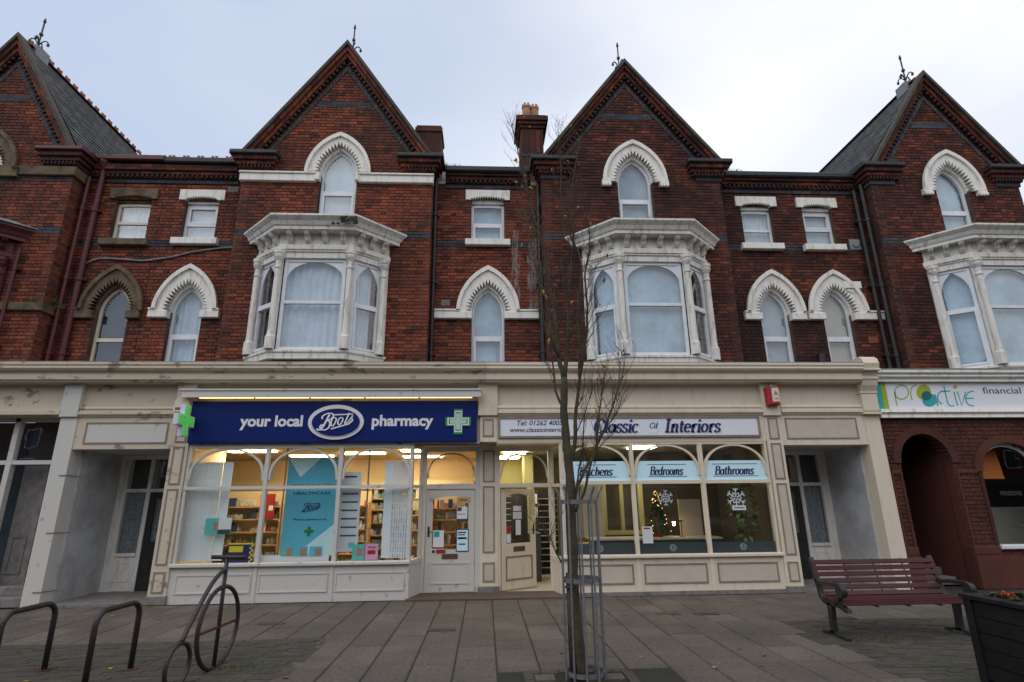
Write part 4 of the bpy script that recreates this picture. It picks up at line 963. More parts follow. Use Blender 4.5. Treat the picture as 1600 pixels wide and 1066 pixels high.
def door(parent, x0, x1, z0, z1, Y, m, fieldm, hinge=None, ang=0, ph=(.14, .62), lb=(.78, .90), glaze=(1.0, 1.80), arch=.07, name='door'):
    w_ = x1-x0; cx = w_/2; st = .13
    d = MB(); n = 16
    gz0, gz1 = glaze
    ou, inn = [(0, 0), (0, z1-z0)], []
    cur = [(st+(w_-2*st)*i/n, gz1+arch*math.sin(math.pi*i/n)) for i in range(n+1)]
    d.box(0, st, -.022, .022, 0, z1-z0); d.box(w_-st, w_, -.022, .022, 0, z1-z0); d.box(st, w_-st, -.0218, .0218, 0, gz0)
    d.ring([(x, z1-z0) for x, z in cur], cur, -.0218, .0218)
    for me in (d,):
        pass
    root = d
    me = d.mesh(name, m); o = put(name, me, parent)
    hx = x0
    o.location = Vector((hx, Y, z0))-Vector(parent.location if parent.type == 'EMPTY' else (0, 0, 0)); o.rotation_euler = (0, 0, R(ang))
    def sub(nm, mb, mm): q = put(nm, mb.mesh(nm, mm)); q.parent = o; return q
    sub('pane', MB().poly([(st, gz0)]+cur+[(w_-st, gz0)], -.004, .002), 'shopglass')
    f = MB().ring([(st-.02, ph[0]), (st-.02, ph[1]), (w_-st+.02, ph[1]), (w_-st+.02, ph[0])], [(st+.01, ph[0]+.03), (st+.01, ph[1]-.03), (w_-st-.01, ph[1]-.03), (w_-st-.01, ph[0]+.03)], -.034, -.02, True)
    sub('door_panel', f, fieldm)
    if fieldm == 'taupe':
        sub('door_note', MB().box(.34, .56, -.008, -.005, 1.50, 1.60), 'paper'); sub('door_note', MB().box(.33, .57, -.008, -.005, 1.34, 1.48), 'greyprint'); sub('door_note', MB().box(.40, .54, -.008, -.005, 1.02, 1.32), 'paper'); sub('door_note', MB().box(.15, .26, -.008, -.005, .88, 1.05), 'paper'); sub('door_note', MB().box(.15, .26, -.008, -.005, 1.06, 1.2), 'red')
    sub('letterbox', MB().cbox(cx-.16, cx+.16, -.034, -.02, lb[0]-.0, lb[1], .006), 'brass')
    h = MB(); hxx = .06 if hinge == 'r' else w_-.06; h.cbox(hxx-.02, hxx+.02, -.032, -.02, 1.02, 1.22, .004); h.tube([(hxx, -.07, 1.12), (hxx+(.1 if hinge == 'r' else -.1), -.07, 1.12)], .011, 8); h.tube([(hxx, -.02, 1.12), (hxx, -.07, 1.12)], .011, 8)
    sub('handle', h, 'black')
    return o
MB().box(-1.27, -1.20, .58, .68, .04, 2.86).build('door_post', 'white_old', s1); MB().box(-.19, -.10, .58, .68, .04, 2.86).build('door_post', 'white_old', s1)
MB().box(-1.20, -.19, .58, .68, 2.00, 2.10).build('transom', 'white_old', s1); MB().box(-1.20, -.19, .585, .675, 2.76, 2.86).build('head', 'white_old', s1)
door(s1, -1.19, -.20, .05, 1.99, .63, 'white_old', 'white_old', hinge='r', glaze=(.78, 1.74), lb=(.60, .70), ph=(.14, .54))
fl = MB(); fl.box(-1.20, -.19, .625, .631, 2.10, 2.76); fo = fl.build('fanlight', 'shopglass', s1)
cu = [(-.695-.50*math.cos(math.pi*i/20), 2.22+.52*math.sin(math.pi*i/20)**.8) for i in range(21)]; ci = [(-.695-.465*math.cos(math.pi*i/20), 2.22+.485*math.sin(math.pi*i/20)**.8) for i in range(21)]
MB().ring(cu, ci, .60, .62).build('arched_bar', 'cream_old', fo)
MB().box(-1.45, 1.52, -.16, .64, -.02, .03).build('lobby_floor', 'doormat', s1)
# post between the two doors
po = MB().box(-.10, .27, .56, .70, .0, 2.92).build('door_pier', 'cream', s1)
for a, b in ((2.13, 2.78), (.76, 2.05), (.22, .58)): panel(po, -.035, .205, a, b, .56)
MB().cbox(-.13, .30, .53, .60, .0, .14, .01).build('plinth', 'greyplinth', po)
MB().cbox(-.14, .26, -.06, .3, 3.42, 4.085, .01).build('pilaster_block', 'cream', s1); pb = MB().box(-.10, .24, .0, .3, 2.90, 3.42).build('pilaster', 'cream', s1); panel(pb, -.04, .18, 3.0, 3.36, .0)
# left lobby with the flat's door
MB().box(-8.0, -7.96, .3, 1.62, 0, 2.80).build('lobby_wall', 'render_wall', s1); MB().box(-8.0, -6.13, .3, 1.7, 2.80, 2.86).build('lobby_ceiling', 'render_wall', s1)
MB().box(-6.16, -6.12, .3, 1.62, 0, 2.80).build('lobby_wall', 'render_wall', s1)
MB().box(-8.0, -6.12, .0, 1.7, -.02, .035).build('lobby_floor', 'greyplinth', s1)
def flat_entry(parent, xa, xb, mirror, Y=1.55):
    w_ = .98; f = MB()
    X = (lambda x: x) if not mirror else (lambda x: xa+xb-x)
    def b2(x0, x1, y0, y1, z0, z1, mb): a, b = sorted((X(x0), X(x1))); mb.box(a, b, y0, y1, z0, z1)
    d0 = xb-.9                                              # door on the inner side, sidelight on the outer
    for x0, x1 in ((xa+.0, xa+.18), (xa+.62, xa+.70), (xb-.06, xb)): b2(x0, x1, Y, Y+.09, 0, 2.80, f)
    b2(xa+.18, xb-.06, Y-.004, Y+.085, 2.02, 2.09, f); b2(xa+.18, xb-.06, Y-.002, Y+.087, 2.72, 2.80, f); b2(xa+.18, xa+.62, Y-.03, Y+.08, .72, .78, f); b2(xa+.18, xa+.62, Y+.01, Y+.08, .04, .72, f)
    fr = f.build('entry_frame', 'white', parent)
    a, b = sorted((X(xa+.26), X(xa+.54))); panel(fr, a, b, .22, .60, Y+.01, 'white', 'white', .02)
    d = MB(); b2(xa+.70, xb-.06, Y+.03, Y+.07, .04, 1.0, d); b2(xa+.70, xa+.82, Y+.03, Y+.07, 1.0, 2.02, d); b2(xb-.18, xb-.06, Y+.03, Y+.07, 1.0, 2.02, d); b2(xa+.82, xb-.18, Y+.031, Y+.069, 1.88, 2.02, d)
    dr = d.build('door', 'black', parent)
    for x0, x1, z0, z1, nm in ((xa+.82, xb-.18, 1.0, 1.88, dr), (xa+.18, xa+.62, .78, 2.02, fr), (xa+.18, xa+.62, 2.09, 2.72, fr), (xa+.70, xb-.06, 2.09, 2.72, fr)):
        g_ = MB(); b2(x0, x1, Y+.05, Y+.055, z0, z1, g_); g_.build('pane', 'glass', nm)
        a, b = sorted((X(x0), X(x1)))
        if z1 < 2.05:
            curtain('lace_curtain', 'lace', nm, a, b, z0, z1, Y+.10, .012, 24)
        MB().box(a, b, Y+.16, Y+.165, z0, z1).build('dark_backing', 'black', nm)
flat_entry(s1, -7.96, -6.16, False)
# ---- interiors showroom shopfront
s2 = thing('shopfront', 'clean cream interiors shopfront with taupe panels, blue window strips and open door', 'shopfront', (3.7, 0, 0))
cornice(s2, .035, 7.93, 'cream')
MB().box(.0, 7.98, .05, .3, 3.42, 4.08).build('fascia', 'cream', s2); midrail(s2, .27, 5.80, 'cream'); midrail(s2, 6.20, 7.97, 'cream')
MB().box(.24, 5.82, .02, .3, 2.88, 3.42).build('sign_backing', 'cream', s2)
MB().box(6.15, 7.98, .02, .3, 2.80, 3.42).build('lobby_lintel', 'cream', s2); panel(s2, 6.26, 7.80, 2.92, 3.36, .02)
pilaster(s2, 5.82, 6.15, 'cream', plinth='greyplinth')
pD = pilaster(s2, 7.98, 8.31, 'cream', top=False, panels=False)
co = MB()
co.polyx([(.1, 4.60), (-.22, 4.62), (-.30, 4.56), (-.34, 4.46), (-.31, 4.36), (-.25, 4.30), (-.20, 4.22), (-.20, 4.12), (-.17, 4.02), (-.12, 3.94), (-.08, 3.86), (-.08, 3.50), (-.03, 3.44), (.1, 3.44)], 7.95, 8.29)
cb = co.build('console_bracket', 'cream', pD)
for z, y in ((4.33, -.33), (4.16, -.225), (3.88, -.10)): MB().cbox(7.93, 8.31, y, .05, z-.02, z+.02, .006).build('console_fillet', 'cream', cb)
MB().box(7.93, 8.31, -.10, .05, 3.42, 3.46).build('console_fillet', 'cream', cb)
MB().box(1.52, 5.82, .03, .26, .0, .66).build('stall_riser', 'cream', s2); MB().box(1.50, 5.80, -.005, .03, 0, .07).build('plinth', 'greyplinth', s2)
for a, b in ((1.64, 2.86), (3.06, 4.30), (4.50, 5.70)): panel(s2, a, b, .20, .56, .03, w_=.03)
for x in (2.96, 4.40): MB().box(x-.04, x+.04, .012, .04, .07, .66).build('riser_batten', 'cream', s2)
shop_window(s2, 1.50, 5.80, [2.97, 4.40], 'cream', .73, 2.83, 2.08)
ret(s2, (1.36, .62), (1.52, .04), 'cream')
MB().box(.24, 1.54, .03, .66, 2.86, 2.92).build('lobby_ceiling', 'cream', s2)
MB().box(.27, .32, .58, .68, .04, 2.86).build('door_post', 'cream', s2); MB().box(1.33, 1.40, .58, .68, .04, 2.86).build('door_post', 'cream', s2)
MB().box(.32, 1.33, .58, .68, 2.02, 2.10).build('transom', 'cream', s2); MB().box(.32, 1.33, .585, .675, 2.76, 2.86).build('head', 'cream', s2)
fl = MB(); fl.box(.32, 1.33, .625, .631, 2.10, 2.76); fo = fl.build('fanlight', 'shopglass', s2)
cu = [(.825-.50*math.cos(math.pi*i/20), 2.22+.52*math.sin(math.pi*i/20)**.8) for i in range(21)]; ci = [(.825-.465*math.cos(math.pi*i/20), 2.22+.485*math.sin(math.pi*i/20)**.8) for i in range(21)]
MB().ring(cu, ci, .60, .62).build('arched_bar', 'cream', fo)
door(s2, .33, 1.28, .05, 2.0, .65, 'cream', 'taupe', ang=38, glaze=(.86, 1.78), lb=(.70, .80), ph=(.16, .62))
MB().box(7.94, 7.98, .3, 1.62, 0, 2.80).build('lobby_wall', 'render_wall', s2); MB().box(6.13, 7.98, .3, 1.7, 2.80, 2.86).build('lobby_ceiling', 'render_wall', s2); MB().box(6.12, 6.16, .3, 1.62, 0, 2.80).build('lobby_wall', 'render_wall', s2)
MB().box(6.12, 7.98, .0, 1.7, -.02, .035).build('lobby_floor', 'greyplinth', s2)
flat_entry(s2, 6.16, 7.94, True)
# ---- shop at the far left (closed, dark)
s0 = thing('shopfront', 'dim grey shopfront with steps and tall mullioned panes at the left edge', 'shopfront', (-10.5, 0, 0))
cornice(s0, -14.2, -8.155, 'cream_old'); MB().box(-14.2, -8.32, .05, .3, 3.45, 4.08).build('fascia', 'cream_old', s0)
MB().polyx([(.06, 3.62), (-.03, 3.62), (-.03, 3.56), (-.05, 3.55), (-.05, 3.47), (.06, 3.45)], -14.2, -8.32).build('mid_moulding', 'cream_old', s0)
pilaster(s0, -8.32, -8.0, 'white_old', top=False, panels=False); MB().cbox(-8.34, -7.99, -.05, .3, 3.42, 4.085, .01).build('pilaster_block', 'white_old', s0)
f = MB()
for x in (-9.35, -10.4, -11.5, -12.6): f.box(x-.05, x+.05, .30, .42, .3, 3.45)
f.box(-14.2, -8.32, .31, .41, 2.54, 2.62); f.box(-14.2, -8.32, .30, .42, 3.38, 3.45); f.box(-14.2, -9.40, .27, .45, .55, .63); f.box(-14.2, -9.40, .33, .45, .3, .55)
fo = f.build('display_window', 'white_old', s0)
for a, b in ((-9.30, -8.32), (-10.35, -9.4), (-11.45, -10.45), (-12.55, -11.55)):
    MB().box(a, b, .36, .365, 2.62, 3.38).build('pane', 'glass', fo)
    if a < -9.35: MB().box(a, b, .36, .365, .63, 2.54).build('pane', 'glass', fo)
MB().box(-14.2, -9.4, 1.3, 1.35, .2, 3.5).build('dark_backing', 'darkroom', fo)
d = MB(); d.box(-9.30, -8.86, .66, .72, .3, 2.54); d.ring([(-9.24, .5), (-9.24, 1.2), (-8.95, 1.2), (-8.95, .5)], [(-9.2, .54), (-9.2, 1.16), (-8.99, 1.16), (-8.99, .54)], .645, .66, True); d.box(-8.86, -8.78, .60, .74, .3, 2.54)
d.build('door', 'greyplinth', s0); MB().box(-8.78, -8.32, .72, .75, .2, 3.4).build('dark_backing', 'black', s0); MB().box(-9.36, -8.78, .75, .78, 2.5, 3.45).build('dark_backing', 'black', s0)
st = MB(); st.cbox(-9.4, -8.34, .02, .75, .0, .16, .01); st.cbox(-9.4, -8.34, .32, .76, .16, .31, .01); st.build('steps', 'greyplinth', s0)
# ---- ground floor of the right-hand house: painted brick arches, white fascia
s3 = thing('shopfront', 'dark red painted brick ground floor with arched passage and arched window at right', 'shopfront', (11, 0, 0))
W = Wall()
AX0, AX1, AZS, AR = 8.62, 9.72, 2.42, .60
def semi(cx, hw, zb, zs, rise):
    def f(z):
        if z < zb or z > zs+rise: return None
        h = hw if z <= zs else hw*math.sqrt(max(0, 1-((z-zs)/rise)**2)); return (cx-h, cx+h) if h > .02 else None
    return f
wx, wh = 11.0, .66
W.face(lambda z: [(8.31, 14.2)], 0.0, 3.34, front(.06), [semi(9.17, .55, 0, AZS, AR), semi(wx, wh, .72, 2.24, .58)], thick=.25, seed=51, single=True)
W.build(s3, 'redbrickpaint', mortar='redbrickpaint')
for cx, hw, zs, ri in ((9.17, .55, AZS, AR), (wx, wh, 2.24, .58)):
    a = [(cx-(hw+.16)*math.cos(math.pi*i/20), zs+(ri+.16)*math.sin(math.pi*i/20)) for i in range(21)]; b = [(cx-hw*math.cos(math.pi*i/20), zs+ri*math.sin(math.pi*i/20)) for i in range(21)]
    MB().ring(a, b, .03, .30).build('arch_ring', 'redbrickpaint', s3)
for a, b in ((8.33, 8.60), (9.74, 10.30)):
    q = MB(); q.cbox(a, b, .01, .07, .62, .78, .015); q.cbox(a+.05, b-.05, .035, .07, 2.2, 2.26, .01); q.box(a+.02, a+.06, .03, .07, .78, 2.2); q.box(b-.06, b-.02, .03, .07, .78, 2.2); q.box(a-.01, b+.01, -.01, .07, 0, .62); q.build('brick_pier', 'redbrickpaint', s3)
MB().box(10.28, 14.2, -.012, .07, 0, .60).build('plinth', 'redbrickpaint', s3)
q = MB(); q.box(8.55, 8.62, .30, 2.6, 0, 3.1); q.box(9.72, 9.79, .30, 2.6, 0, 3.1); q.box(8.55, 9.79, 2.6, 2.7, 0, 3.1); q.box(8.55, 9.79, .3, 2.7, 3.1, 3.15); q.build('passage', 'redbrickpaint', s3)
q = MB(); q.cbox(8.62, 9.72, .6, 2.6, 0, .15, .01); q.cbox(8.62, 9.72, .95, 2.6, .15, .30, .01); q.build('steps', 'greyplinth', s3)
MB().box(8.8, 9.55, 2.5, 2.6, .3, 2.4).build('door', 'black', s3); MB().box(8.66, 9.1, .95, .98, 2.42, 2.66).build('notice_plate', 'greyprint', s3)
a = [(wx-wh, .72)]+[(wx-wh*math.cos(math.pi*i/20), 2.24+.58*math.sin(math.pi*i/20)) for i in range(21)]+[(wx+wh, .72)]
b = [(wx-wh+.07, .80)]+[(wx-(wh-.07)*math.cos(math.pi*i/20), 2.24+.51*math.sin(math.pi*i/20)) for i in range(21)]+[(wx+wh-.07, .80)]
f = MB().ring(a, b, .16, .22); f.cbox(wx-wh-.02, wx+wh+.02, .0, .22, .72, .80, .01); wo = f.build('arched_window', 'upvc', s3)
MB().poly(b, .18, .186).build('pane', 'shopglass', wo)
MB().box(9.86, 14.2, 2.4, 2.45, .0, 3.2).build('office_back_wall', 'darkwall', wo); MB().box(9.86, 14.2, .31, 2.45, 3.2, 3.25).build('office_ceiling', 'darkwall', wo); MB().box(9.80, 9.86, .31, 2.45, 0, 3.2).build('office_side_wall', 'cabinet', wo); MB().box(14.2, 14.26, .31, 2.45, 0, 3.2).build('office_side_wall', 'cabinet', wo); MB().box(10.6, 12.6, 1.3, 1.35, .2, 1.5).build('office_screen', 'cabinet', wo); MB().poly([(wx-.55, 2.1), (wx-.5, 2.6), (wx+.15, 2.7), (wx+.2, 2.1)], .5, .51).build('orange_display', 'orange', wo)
for i, tx in enumerate(('PENSIONS', 'INVESTMENTS', 'SAVINGS')): text('window_lettering', tx, .13, wx-.05, 1.75-.32*i, .176, 'grey_txt', wo, sx=.8)
fb = MB(); fb.polyx([(.3, 4.36), (-.16, 4.36), (-.16, 4.30), (-.10, 4.27), (-.12, 4.22), (-.05, 4.18), (-.06, 4.12), (.3, 4.12)], 8.36, 14.2); fb.polyx([(.3, 3.53), (-.06, 3.53), (-.08, 3.46), (-.03, 3.42), (-.05, 3.35), (.3, 3.33)], 8.33, 14.2); fb.box(8.34, 14.2, .04, .3, 3.53, 4.12)
fb.build('fascia', 'white', s3); MB().polyx([(YG, 4.46), (-.17, 4.37), (-.17, 4.385), (YG, 4.5)], 8.36, 14.2).build('lead_flashing', 'lead', s3)
# lime bloom washed down the brick beside the middle window
m = bpy.data.materials.new('lime_bloom'); m.use_nodes = True; t = m.node_tree; b = t.nodes['Principled BSDF']; b.inputs['Base Color'].default_value = (.42, .38, .36, 1); b.inputs['Roughness'].default_value = .9
g_ = t.nodes.new('ShaderNodeTexCoord'); mp_ = t.nodes.new('ShaderNodeMapping'); mp_.inputs['Scale'].default_value = (7, 1, 1.1); n_ = t.nodes.new('ShaderNodeTexNoise'); n_.inputs['Scale'].default_value = 2.2; n_.inputs['Detail'].default_value = 8; n_.inputs['Roughness'].default_value = .7
r_ = t.nodes.new('ShaderNodeValToRGB'); r_.color_ramp.elements[0].position = .42; r_.color_ramp.elements[1].position = .70; r_.color_ramp.elements[1].color = (.75, .75, .75, 1)
t.links.new(g_.outputs['Object'], mp_.inputs[0]); t.links.new(mp_.outputs[0], n_.inputs[0]); t.links.new(n_.outputs[0], r_.inputs[0]); t.links.new(r_.outputs[0], b.inputs['Alpha']); M['bloom'] = m
for a, bq, z0, z1 in ((.62, .82, 6.15, 8.1), (1.0, 1.28, 6.05, 7.9)):
    q = MB(); n = 7; vs = []
    for i in range(n+1):
        z = z0+(z1-z0)*i/n; w_ = (bq-a)*(1-.5*abs(i/n-.35)); cx = (a+bq)/2+.03*math.sin(i*2.1); vs += [(cx-w_/2, YR-.009, z), (cx+w_/2, YR-.009, z)]
    q.add(vs, [(2*i, 2*i+1, 2*i+3, 2*i+2) for i in range(n)]); q.build('lime_bloom', 'bloom', h1)
for (xa, xb, y) in ((92, 122, 743), (72, 104, 833), (50, 92, 926)):      # wires clipped round the end pilaster
    (x0, z0), (x1, z1) = ony(xa, y, -.012), ony(xb, y+1, -.012)
    MB().tube([(max(x0, -8.31), -.012, z0), (-8.005, -.012, z0), (-7.985, .05, z0), (-7.95, .34, z0-.01)], .008, 6).build('wire', 'greyplinth', s0)
# ------------------------------------------------------------------ signs
def ftext(name, s, size, x0, x1, z, Y, m, parent, shear=0, bold=0, ext=.004):
    o = text(name, s, size, 0, z, Y, m, parent, 'LEFT', shear, bold, 1, ext)
    xs_ = [v.co.x for v in o.data.vertices]; a, b = min(xs_), max(xs_); k = (x1-x0)/(b-a)
    for v in o.data.vertices: v.co.x = x0+(v.co.x-a)*k
    return o
def span(xa, xb, y, Y): return ony(xa, y, Y)[0], ony(xb, y, Y)[0]
def ell(cx, cz, rx, rz, n=40): return [(cx+rx*math.cos(2*math.pi*i/n), cz+rz*math.sin(2*math.pi*i/n)) for i in range(n)]
sg = thing('shop_sign', 'long royal blue sign reading your local Boots pharmacy under a lit canopy', 'sign', (-3, -.08, 2.9))
MB().cbox(-5.80, -.16, -.08, .04, 2.90, 3.72, .006).build('sign_board', 'signblue', sg)
YS = -.082
a, b = span(375, 473, 660, YS); ftext('lettering', 'your local', .30, a, b, 3.22, YS, 'signwhite', sg, bold=.010)
a, b = span(581, 677, 660, YS); ftext('lettering', 'pharmacy', .30, a, b, 3.22, YS, 'signwhite', sg, bold=.010)
ox, oz = ony(525.5, 660, YS); rx, rz = .545, .345
MB().ring(ell(ox, oz, rx, rz), ell(ox, oz, rx-.075, rz-.075), YS-.035, YS, True).build('oval_rim', 'signwhite', sg)
MB().poly(ell(ox, oz-.005, rx-.085, rz-.085), YS-.075, YS).build('oval_plate', 'signblue', sg)
logo('script_lettering', ox, oz, .70, YS-.077, 'signwhite', sg)
def cross_pts(cx, cz, s, w_): return [(cx-w_, cz-s), (cx+w_, cz-s), (cx+w_, cz-w_), (cx+s, cz-w_), (cx+s, cz+w_), (cx+w_, cz+w_), (cx+w_, cz+s), (cx-w_, cz+s), (cx-w_, cz+w_), (cx-s, cz+w_), (cx-s, cz-w_), (cx-w_, cz-w_)]
kx, kz = ony(716, 659, YS)
MB().poly(cross_pts(kx, kz, .255, .09), YS-.02, YS).build('green_cross', 'green', sg)
MB().ring(cross_pts(kx, kz, .215, .075), cross_pts(kx, kz, .19, .055), YS-.028, YS-.02, True).build('cross_outline', 'signwhite', sg); MB().poly(cross_pts(kx, kz, .165, .045), YS-.026, YS-.02).build('cross_field', 'paleglow', sg)
cp = MB(); cp.polyx([(.05, 3.96), (-.30, 3.93), (-.30, 3.90), (-.275, 3.89), (-.275, 3.765), (-.24, 3.765), (-.24, 3.85), (.05, 3.87)], -5.98, -.08); cp.build('light_canopy', 'white_old', sg)
for i in range(5):
    x = -5.62+1.08*i; MB().tube([(x, -.20, 3.775), (x+1.04, -.20, 3.775)], .022, 8).build('lit_tube', 'tube', sg)
pc = thing('pharmacy_cross', 'lit green cross on white casing projecting over the pharmacy, left of the blue sign', 'cross sign', (-5.76, -.35, 3.28))
def yz(pts, x0, x1, m, nm): MB().polyx([(y, z) for y, z in pts], x0, x1).build(nm, m, pc)
yz(cross_pts(-.40, 3.29, .30, .105), -5.79, -5.70, 'greyprint', 'casing'); yz(cross_pts(-.40, 3.29, .275, .082), -5.70, -5.688, 'crosslit', 'lit_face')
q = MB(); q.ring(cross_pts(-.40, 3.29, .225, .055), cross_pts(-.40, 3.29, .20, .036), 0, .01, True); q.v = [(-5.688+y*.5+.001, x, z) for x, y, z in q.v]; q.build('cross_outline', 'paleglow', pc)
MB().tube([(-5.76, -.1, 3.29), (-5.76, .06, 3.29)], .03, 8).build('arm', 'black', pc)
al = thing('alarm_box', 'cream alarm box above the green cross at the pharmacy corner', 'alarm box', (-5.98, -.1, 3.55))
MB().poly([(-6.12, 3.50), (-5.80, 3.50), (-5.84, 3.72), (-5.92, 3.80), (-6.04, 3.80), (-6.1, 3.72)], -.16, -.061).build('casing', 'cream', al); ftext('lettering', 'SECOM', .07, -6.08, -5.83, 3.535, -.161, 'navy', al, bold=.002)
al = thing('alarm_box', 'red alarm box with white front on the cream pilaster by the right lobby', 'alarm box', (5.98, -.15, 3.6))
MB().cbox(5.86, 6.12, -.19, -.061, 3.60, 3.98, .02).build('casing', 'red', al); MB().cbox(5.955, 6.11, -.205, -.188, 3.66, 3.955, .008).build('front_plate', 'cream', al)
text('lettering', 'A', .13, 6.035, 3.80, -.206, 'grey_txt', al); ftext('lettering', 'ALARM', .03, 6.0, 6.07, 3.72, -.206, 'red', al); MB().lathe(5.99, -.13, [(.045, 3.98), (.045, 4.03), (.02, 4.06)], 10).build('beacon', 'galv', al)
sg = thing('shop_sign', 'white sign reading Classic Interiors in navy italics above the showroom window', 'sign', (3, 0, 3.0))
YS = -.006
MB().box(.31, 5.66, YS, .02, 3.01, 3.36).build('sign_board', 'signwhite', sg)
MB().ring([(.27, 2.97), (.27, 3.40), (5.70, 3.40), (5.70, 2.97)], [(.31, 3.01), (.31, 3.36), (5.66, 3.36), (5.66, 3.01)], -.025, .02, True).build('sign_frame', 'taupe', sg)
a, b = span(927, 999, 668, YS); serif('lettering_shadow', 'Classic', a+.022, 3.058, .265, YS-.001, 'greyprint', sg, width=b-a-.04, thick=.20, thin=.08); serif('lettering', 'Classic', a, 3.072, .265, YS-.007, 'navy', sg, width=b-a-.04, thick=.20, thin=.08)
a, b = span(1037, 1128, 668, YS); serif('lettering_shadow', 'Interiors', a+.022, 3.058, .265, YS-.001, 'greyprint', sg, width=b-a-.05, thick=.20, thin=.08); serif('lettering', 'Interiors', a, 3.072, .265, YS-.007, 'navy', sg, width=b-a-.05, thick=.20, thin=.08)
hx, hz = ony(1020, 666, YS); q = MB()
for s_ in (-1, 1):
    stroke(q, sm([(hx, hz-.15), (hx+s_*.10, hz-.08), (hx+s_*.14, hz+.03), (hx+s_*.10, hz+.11), (hx+s_*.05, hz+.13)]), YS-.001-.001*s_, .035, .02)
q.build('heart_emblem', 'vinyl', sg); serif('emblem_letters', 'Cd', hx-.075, hz-.04, .11, YS-.005, 'navy', sg, shear=.3)
a, b = span(808, 885, 662, YS); ftext('phone_lettering', 'Tel: 01262 40050', .14, a, b, 3.225, YS-.001, 'navy', sg, shear=.25, bold=.001); a, b = span(797, 884, 672, YS); ftext('web_lettering', 'www.classicinterior', .13, a, b, 3.09, YS-.001, 'navy', sg, shear=.25, bold=.001)
sg = thing('shop_sign', 'white sign with teal and lime stripes reading proactive financial', 'sign', (11, .03, 3.55))
YS = .028
MB().box(8.42, 14.2, YS, .04, 3.545, 4.105).build('sign_board', 'signwhite', sg)
def C8(p): return ony(1200+p[0]/3.33, 540+p[1]/3.33, YS)
MB().poly([C8(p) for p in ((546, 193), (585, 193), (607, 330), (560, 330))], YS-.002, YS).build('stripe', 'teal', sg); MB().poly([C8(p) for p in ((585, 193), (607, 193), (633, 330), (607, 330))], YS-.002, YS).build('stripe', 'lime', sg)
q = MB(); e = lambda st, t=6: stroke(q, st, YS-.001, t, None, C8, .003)
e(arc(695, 243, 36, 36, 0, 360, 28)); e([(659, 240), (664, 280), (672, 312)]); e(sm([(750, 285), (742, 250), (745, 225), (760, 210), (772, 208)])); q.build('lettering', 'lime', sg)
q = MB()
e([(868, 255), (876, 285), (884, 314)], 7); e(arc(918, 270, 36, 36, 110, 255, 20)); e(sm([(914, 208), (926, 262), (936, 300), (948, 314), (968, 314)])); e([(905, 240), (948, 236)]); e([(968, 240), (975, 275), (987, 314)]); e([(985, 240), (1008, 314), (1028, 240)]); e(arc(1064, 276, 36, 38, 80, 280, 20)); e([(1032, 276), (1070, 274)]); q.build('lettering', 'teal', sg)
def disc(cx, cy, rx_, ry_, m, dy): MB().poly([C8((cx+rx_*math.cos(-2*math.pi*i/30), cy+ry_*math.sin(-2*math.pi*i/30))) for i in range(30)], YS-.001-dy, YS).build('emblem_disc', m, sg)
disc(810, 243, 38, 39, 'lime', .001); disc(840, 284, 38, 35, 'teal', .002); disc(824, 262, 26, 25, 'darkteal', .003); disc(973, 216, 11, 10, 'lime', .001)
a, b = C8((1120, 250))[0], C8((1318, 250))[0]; ftext('lettering', 'financial', .20, a, b, C8((1200, 250))[1], YS-.001, 'grey_txt', sg)
# ------------------------------------------------------------------ pharmacy interior
it = thing('shop_interior', 'warmly lit pharmacy room with orange walls behind the left display window', 'room', (-3, 3, 0))
MB().box(-7.9, -.02, 1.76, 4.6, -.021, .02).build('floor', 'shopfloor', it); MB().box(-7.9, -5.84, 1.76, 4.6, 2.90, 2.95).build('ceiling', 'shopceil', it); MB().box(-7.95, -7.9, 1.72, 4.66, 0, 2.95).build('side_wall', 'shopwall', it); MB().box(-7.9, -5.84, 1.72, 1.76, 0, 2.95).build('side_wall', 'shopwall', it)
MB().box(-5.84, -.02, .12, 1.76, -.02, .02).build('floor', 'shopfloor', it); MB().box(-5.84, -.02, .12, 4.6, 2.90, 2.95).build('ceiling', 'shopceil', it)
MB().box(-5.90, -5.84, .12, 1.72, 0, 2.95).build('side_wall', 'shopwall', it); MB().box(-.02, .04, .70, 4.6, 0, 2.95).build('side_wall', 'shopwall', it); MB().box(-7.9, .04, 4.6, 4.66, 0, 2.95).build('back_wall', 'shopwall', it)
for x, y in ((-5.2, 1.6), (-2.9, 2.3), (-4.3, 3.0), (-1.4, 1.7), (-1.6, 3.4)):
    l = thing('ceiling_light', {(-5.2, 1.6): 'lit ceiling panel nearest the left pharmacy grille', (-2.9, 2.3): 'long lit ceiling panel behind the right pharmacy pane', (-4.3, 3.0): 'lit ceiling panel deep in the pharmacy above the shelves', (-1.4, 1.7): 'lit ceiling panel behind the pharmacy fanlight', (-1.6, 3.4): 'lit ceiling panel at the back right of the pharmacy'}[(x, y)], 'ceiling light', (x, y, 2.88), 'pharmacy ceiling lights')
    MB().box(x-.5, x+.5, y-.13, y+.13, 2.868, 2.888).build('diffuser', 'lamp', l); MB().ring([(x-.53, y-.16), (x-.53, y+.16), (x+.53, y+.16), (x+.53, y-.16)], [(x-.5, y-.13), (x-.5, y+.13), (x+.5, y+.13), (x+.5, y-.13)], 0, .025, True)
PM = []
for k, c in enumerate(((.6, .6, .6), (.05, .07, .2), (.5, .48, .42), (.12, .25, .22), (.55, .5, .5), (.5, .38, .12), (.35, .06, .05), (.3, .33, .36), (.04, .04, .05), (.2, .38, .4), (.45, .25, .12), (.65, .62, .58))):
    PM.append('goods%d' % k); M[PM[-1]] = mat('packaging', c, .5, tuple(x*.45 for x in c), 25, .8, lo=.5, hi=.55)
prod = []
